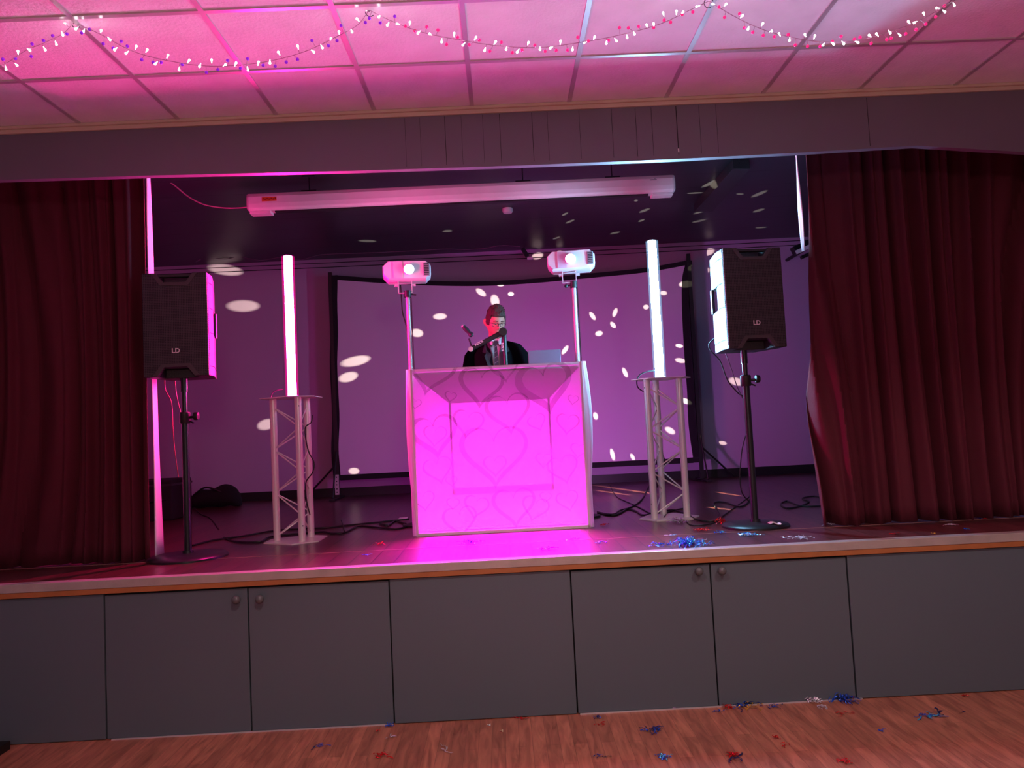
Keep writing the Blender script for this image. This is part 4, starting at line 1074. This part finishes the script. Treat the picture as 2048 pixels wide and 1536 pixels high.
# ================================================================== FAIRY LIGHTS
Z1 = [(370,128),(368,205),(265,292),(175,296),(105,300),(330,260),(100,383),(35,405),(443,170),(487,185),(592,178),(645,233),(670,292),(737,312),(798,270),(862,290),(983,322),(908,375),(1108,352),(1048,408),(1168,390),(1238,350),(1320,378),(1382,368),(1452,410),(1513,363),(1580,370),(1628,305),(1742,268),(1837,305),(1887,280),(1937,225),(1983,185)]
P1 = [(17,347),(90,343),(183,330),(188,258),(254,236),(308,209),(391,199),(478,192),(524,172),(604,256),(662,282),(709,242),(745,270),(829,349),(896,365),(943,366),(1066,377),(1208,424),(1275,407),(1332,354),(1407,399),(1449,344),(1540,382),(1610,387),(1675,364),(1741,347),(1825,237),(1922,267),(1972,238),(1995,150)]
Z2 = [(80,50),(12,187),(40,110),(168,100),(218,148),(275,140),(351,130),(397,195),(466,198),(536,246),(610,195),(660,264),(738,218),(787,296),(853,243),(914,290),(978,305),(1045,248),(1112,290),(1172,282),(1232,240),(1302,292),(1370,250),(1432,215),(1500,255),(1560,240),(1622,220),(1665,200),(1735,145),(1776,138),(1832,75),(1910,65),(1950,70),(2027,40)]
P2 = [(113,107),(90,132),(177,133),(262,96),(325,153),(380,180),(450,158),(514,176),(565,260),(630,218),(697,262),(756,234),(818,299),(886,248),(950,308),(1007,293),(1081,265),(1142,300),(1207,295),(1273,293),(1333,218),(1395,240),(1513,236),(1577,162),(1629,163),(1689,155),(1777,161),(1838,117),(1876,130),(1944,84),(2006,70)]
Z3 = [(80,25),(165,25),(270,97),(303,185),(398,148),(453,197),(500,212),(565,256),(662,217),(726,225),(778,285),(845,280),(910,277),(1000,270),(1068,222),(1115,213),(1203,210),(1265,225),(1316,135),(1352,144),(1413,82),(1495,50),(1548,75),(1608,35)]
P3 = [(120,45),(155,109),(250,87),(280,176),(333,204),(400,224),(470,231),(557,219),(602,285),(680,293),(759,293),(836,262),(892,230),(975,248),(1012,236),(1081,275),(1180,250),(1208,242),(1300,214),(1365,187),(1427,153),(1489,107),(1545,37)]
WB = [(x/2.926, y/2.926) for x, y in Z1]+[(700+x/2.926, y/2.926) for x, y in Z2]+[(1400+x/3.16, y/3.16) for x, y in Z3]
PB = [(x/2.926, y/2.926) for x, y in P1]+[(700+x/2.926, y/2.926) for x, y in P2]+[(1400+x/3.16, y/3.16) for x, y in P3]
wires = [[(-30, 140), (10, 128), (50, 102), (90, 85), (125, 68), (148, 45)],
         [(148, 45), (200, 68), (260, 100), (320, 118), (400, 131), (470, 131), (540, 122), (610, 103), (670, 75), (715, 50), (738, 20)],
         [(738, 20), (790, 45), (850, 66), (920, 80), (1000, 92), (1080, 95), (1160, 85), (1240, 70), (1320, 48), (1380, 20), (1418, 2)],
         [(1418, 2), (1460, 28), (1520, 57), (1580, 74), (1650, 84), (1720, 80), (1790, 60), (1850, 35), (1905, 2)]]
bounds = [-1e9, 148, 738, 1418, 1e9]
YH = -1.08
labs = ['leftmost swag of fairy lights under the ceiling, cut off by the left edge', 'fairy light swag under the pink-lit part of the ceiling', 'fairy light swag hanging in the middle of the ceiling', 'rightmost fairy light swag under the pale blue ceiling']
bw = glow('fairy_bulb', (1, .93, .97), 14, False)
bp1 = mat('bauble_purple', (120, 40, 200), .12, .6, emis=(.35, .02, .75), estr=.5)
bp2 = mat('bauble_pink', (240, 40, 120), .12, .6, emis=(1, .03, .25), estr=.7)
tip = mat('clear_tip', (235, 215, 230), .15)
random.seed(11)
for k in range(4):
    wp = smoothpath([ony(x, y, YH) for x, y in wires[k]], 6)
    o = thing('fairy_lights', wp[0], labs[k], 'fairy lights', 'fairy light swags under the hall ceiling')
    o0 = wp[0].copy()
    wm = MB().tube(wp, .0016, 6)
    for lst, kind in ((WB, 0), (PB, 1)):
        for x, y in lst:
            if not (bounds[k] <= x < bounds[k+1]): continue
            p = ony(x, y, YH+random.uniform(-.01, .01))
            near = min(wp, key=lambda q_: (q_-p).length)
            wm.tube([near, p.lerp(near, .15)], .0011, 5)
            d = (near-p).normalized() if (near-p).length > 1e-4 else V((0, 0, 1))
            if kind == 0:
                bl_ = MB().sph(p, .0050, 8, 6).tube([p, p+d*.017], [.0038, .0008], 6)
                bl_.build('bulb', bw, o, off=o0)
            else:
                MB().sph(p, .0074, 12, 8).build('bauble', bp1 if x < 800 else bp2, o, off=o0, smooth=True)
    wm.build('wire', mat('wire_pale', (190, 150, 175), .4), o, off=o0)
for px, py, l_ in ((148, 43, 'left'), (738, 20, 'middle'), (1418, 3, 'right')):
    c0 = ony(px, py, YH); mb = MB()
    mb.tube([c0+V((.019*math.cos(a), .004*a, .019*math.sin(a))) for a in [5.6*i/18 for i in range(19)]], .0018, 6)
    mb.cyl(c0+V((0, 0, .019)), V((c0.x, c0.y, HC)), .0018, n=6)
    obj1(mb, 'ceiling_hook', M['stand'], l_+' wire hook holding the fairy lights to the ceiling', 'hook', (c0.x, c0.y, HC), group='wire hooks of the fairy lights')

# ================================================================== MIRROR-LIKE LIGHT SPOTS thrown by a gobo lamp behind the booth
SRC = V((.62, 2.75, 1.95))
spots = [(452,540,70,22,8),(487,612,66,24,0),(533,849,38,22,-15),(708,942,22,14,0),(712,722,60,20,-12),(697,754,40,20,-15),(880,633,28,13,-3),(834,666,26,17,8),
 (962,585,24,12,35),(990,602,26,18,75),(1008,565,14,10,0),(985,545,16,6,0),(1075,512,24,14,-15),(1076,491,18,7,60),(1120,505,14,8,0),(1130,700,22,9,-55),
 (1185,632,20,9,55),(1230,625,20,9,-70),(1226,650,16,9,50),(1198,667,16,11,-10),(1250,745,22,9,65),(1327,586,15,9,5),(1292,614,12,10,0),(1361,721,24,10,10),
 (1385,681,18,9,10),(1191,832,16,10,75),(1400,805,32,12,20),(1340,861,24,12,30),(1225,909,26,9,75),(1265,914,16,8,60),(1376,934,8,8,0),(1445,886,18,8,10),
 (1472,763,32,16,15),(1417,504,26,14,-20),(1402,542,38,16,-8)]
cspots = [(895,462,20,5,-3),(735,482,36,5,2),(1130,428,14,4,-25),(1140,443,20,4,-22),(1113,476,16,3,-18),(1230,466,22,4,-12),(1289,421,24,5,-20),(1283,441,14,4,-20),
 (1425,365,54,7,-24),(1405,422,40,5,-18),(1398,442,30,4,-12),(1518,388,38,6,-22),(1517,421,26,5,-15),(1480,388,16,3,0),(1522,455,24,3,-4),(1390,386,34,3,-3),(1272,401,8,4,-5)]
fspots = [(1262,981,120,2.6,8),(1230,986,70,2.4,8),(1457,988,56,2.6,9),(1440,1017,62,3,6)]
def gobo():
    l = bpy.data.lights.new('gobo_light', 'POINT'); o = bpy.data.objects.new('gobo_light', l); COL.objects.link(o)
    o.location = SRC; l.energy = 1; l.shadow_soft_size = .001; l.use_nodes = True
    nt = l.node_tree; N = nt.nodes; L = nt.links
    em = N['Emission']; tc = N.new('ShaderNodeTexCoord')
    tot = None
    for lst, plane in ((spots, 'w'), (cspots, 'c'), (fspots, 'f')):
        for x, y, a, b, an in lst:
            t = math.radians(an)
            def P(px, py):
                if plane == 'c': return onz(px, py, SCZ)
                if plane == 'f': return onz(px, py, SF)
                if plane == 'w': return ony(px, py, SY if 672 < x < 1378 and 565 < y < 950 else BY)
            c = (P(x, y)-SRC); dist = c.length; c.normalize()
            u = (P(x+a/2*math.cos(t), y+a/2*math.sin(t))-SRC).normalized()
            v = (P(x-b/2*math.sin(t), y+b/2*math.cos(t))-SRC).normalized()
            Mx = Matrix((c, u-c*u.dot(c), v-c*v.dot(c))).transposed()
            try: I = Mx.inverted()
            except Exception: continue
            d1 = N.new('ShaderNodeVectorMath'); d1.operation = 'DOT_PRODUCT'; d1.inputs[1].default_value = I[1]; L.new(tc.outputs['Normal'], d1.inputs[0])
            d2 = N.new('ShaderNodeVectorMath'); d2.operation = 'DOT_PRODUCT'; d2.inputs[1].default_value = I[2]; L.new(tc.outputs['Normal'], d2.inputs[0])
            d3 = N.new('ShaderNodeVectorMath'); d3.operation = 'DOT_PRODUCT'; d3.inputs[1].default_value = c; L.new(tc.outputs['Normal'], d3.inputs[0])
            s1 = N.new('ShaderNodeMath'); s1.operation = 'MULTIPLY'; L.new(d1.outputs['Value'], s1.inputs[0]); L.new(d1.outputs['Value'], s1.inputs[1])
            s2 = N.new('ShaderNodeMath'); s2.operation = 'MULTIPLY_ADD'; L.new(d2.outputs['Value'], s2.inputs[0]); L.new(d2.outputs['Value'], s2.inputs[1]); L.new(s1.outputs[0], s2.inputs[2])
            s3 = N.new('ShaderNodeMapRange'); s3.inputs[1].default_value = 1.15; s3.inputs[2].default_value = .55; L.new(s2.outputs[0], s3.inputs[0])
            s3.inputs[4].default_value = (dist/3.2)**2*(.9 if plane == 'w' else 2.6 if plane == 'c' else 4)
            s4 = N.new('ShaderNodeMath'); s4.operation = 'GREATER_THAN'; s4.inputs[1].default_value = .8; L.new(d3.outputs['Value'], s4.inputs[0])
            s5 = N.new('ShaderNodeMath'); s5.operation = 'MULTIPLY_ADD'; L.new(s3.outputs[0], s5.inputs[0]); L.new(s4.outputs[0], s5.inputs[1])
            if tot is None: s5.inputs[2].default_value = 0
            else: L.new(tot, s5.inputs[2])
            tot = s5.outputs[0]
    L.new(tot, em.inputs['Strength']); em.inputs['Color'].default_value = (1, .92, .62, 1)
    return l
GL = gobo(); GL.energy = 1100
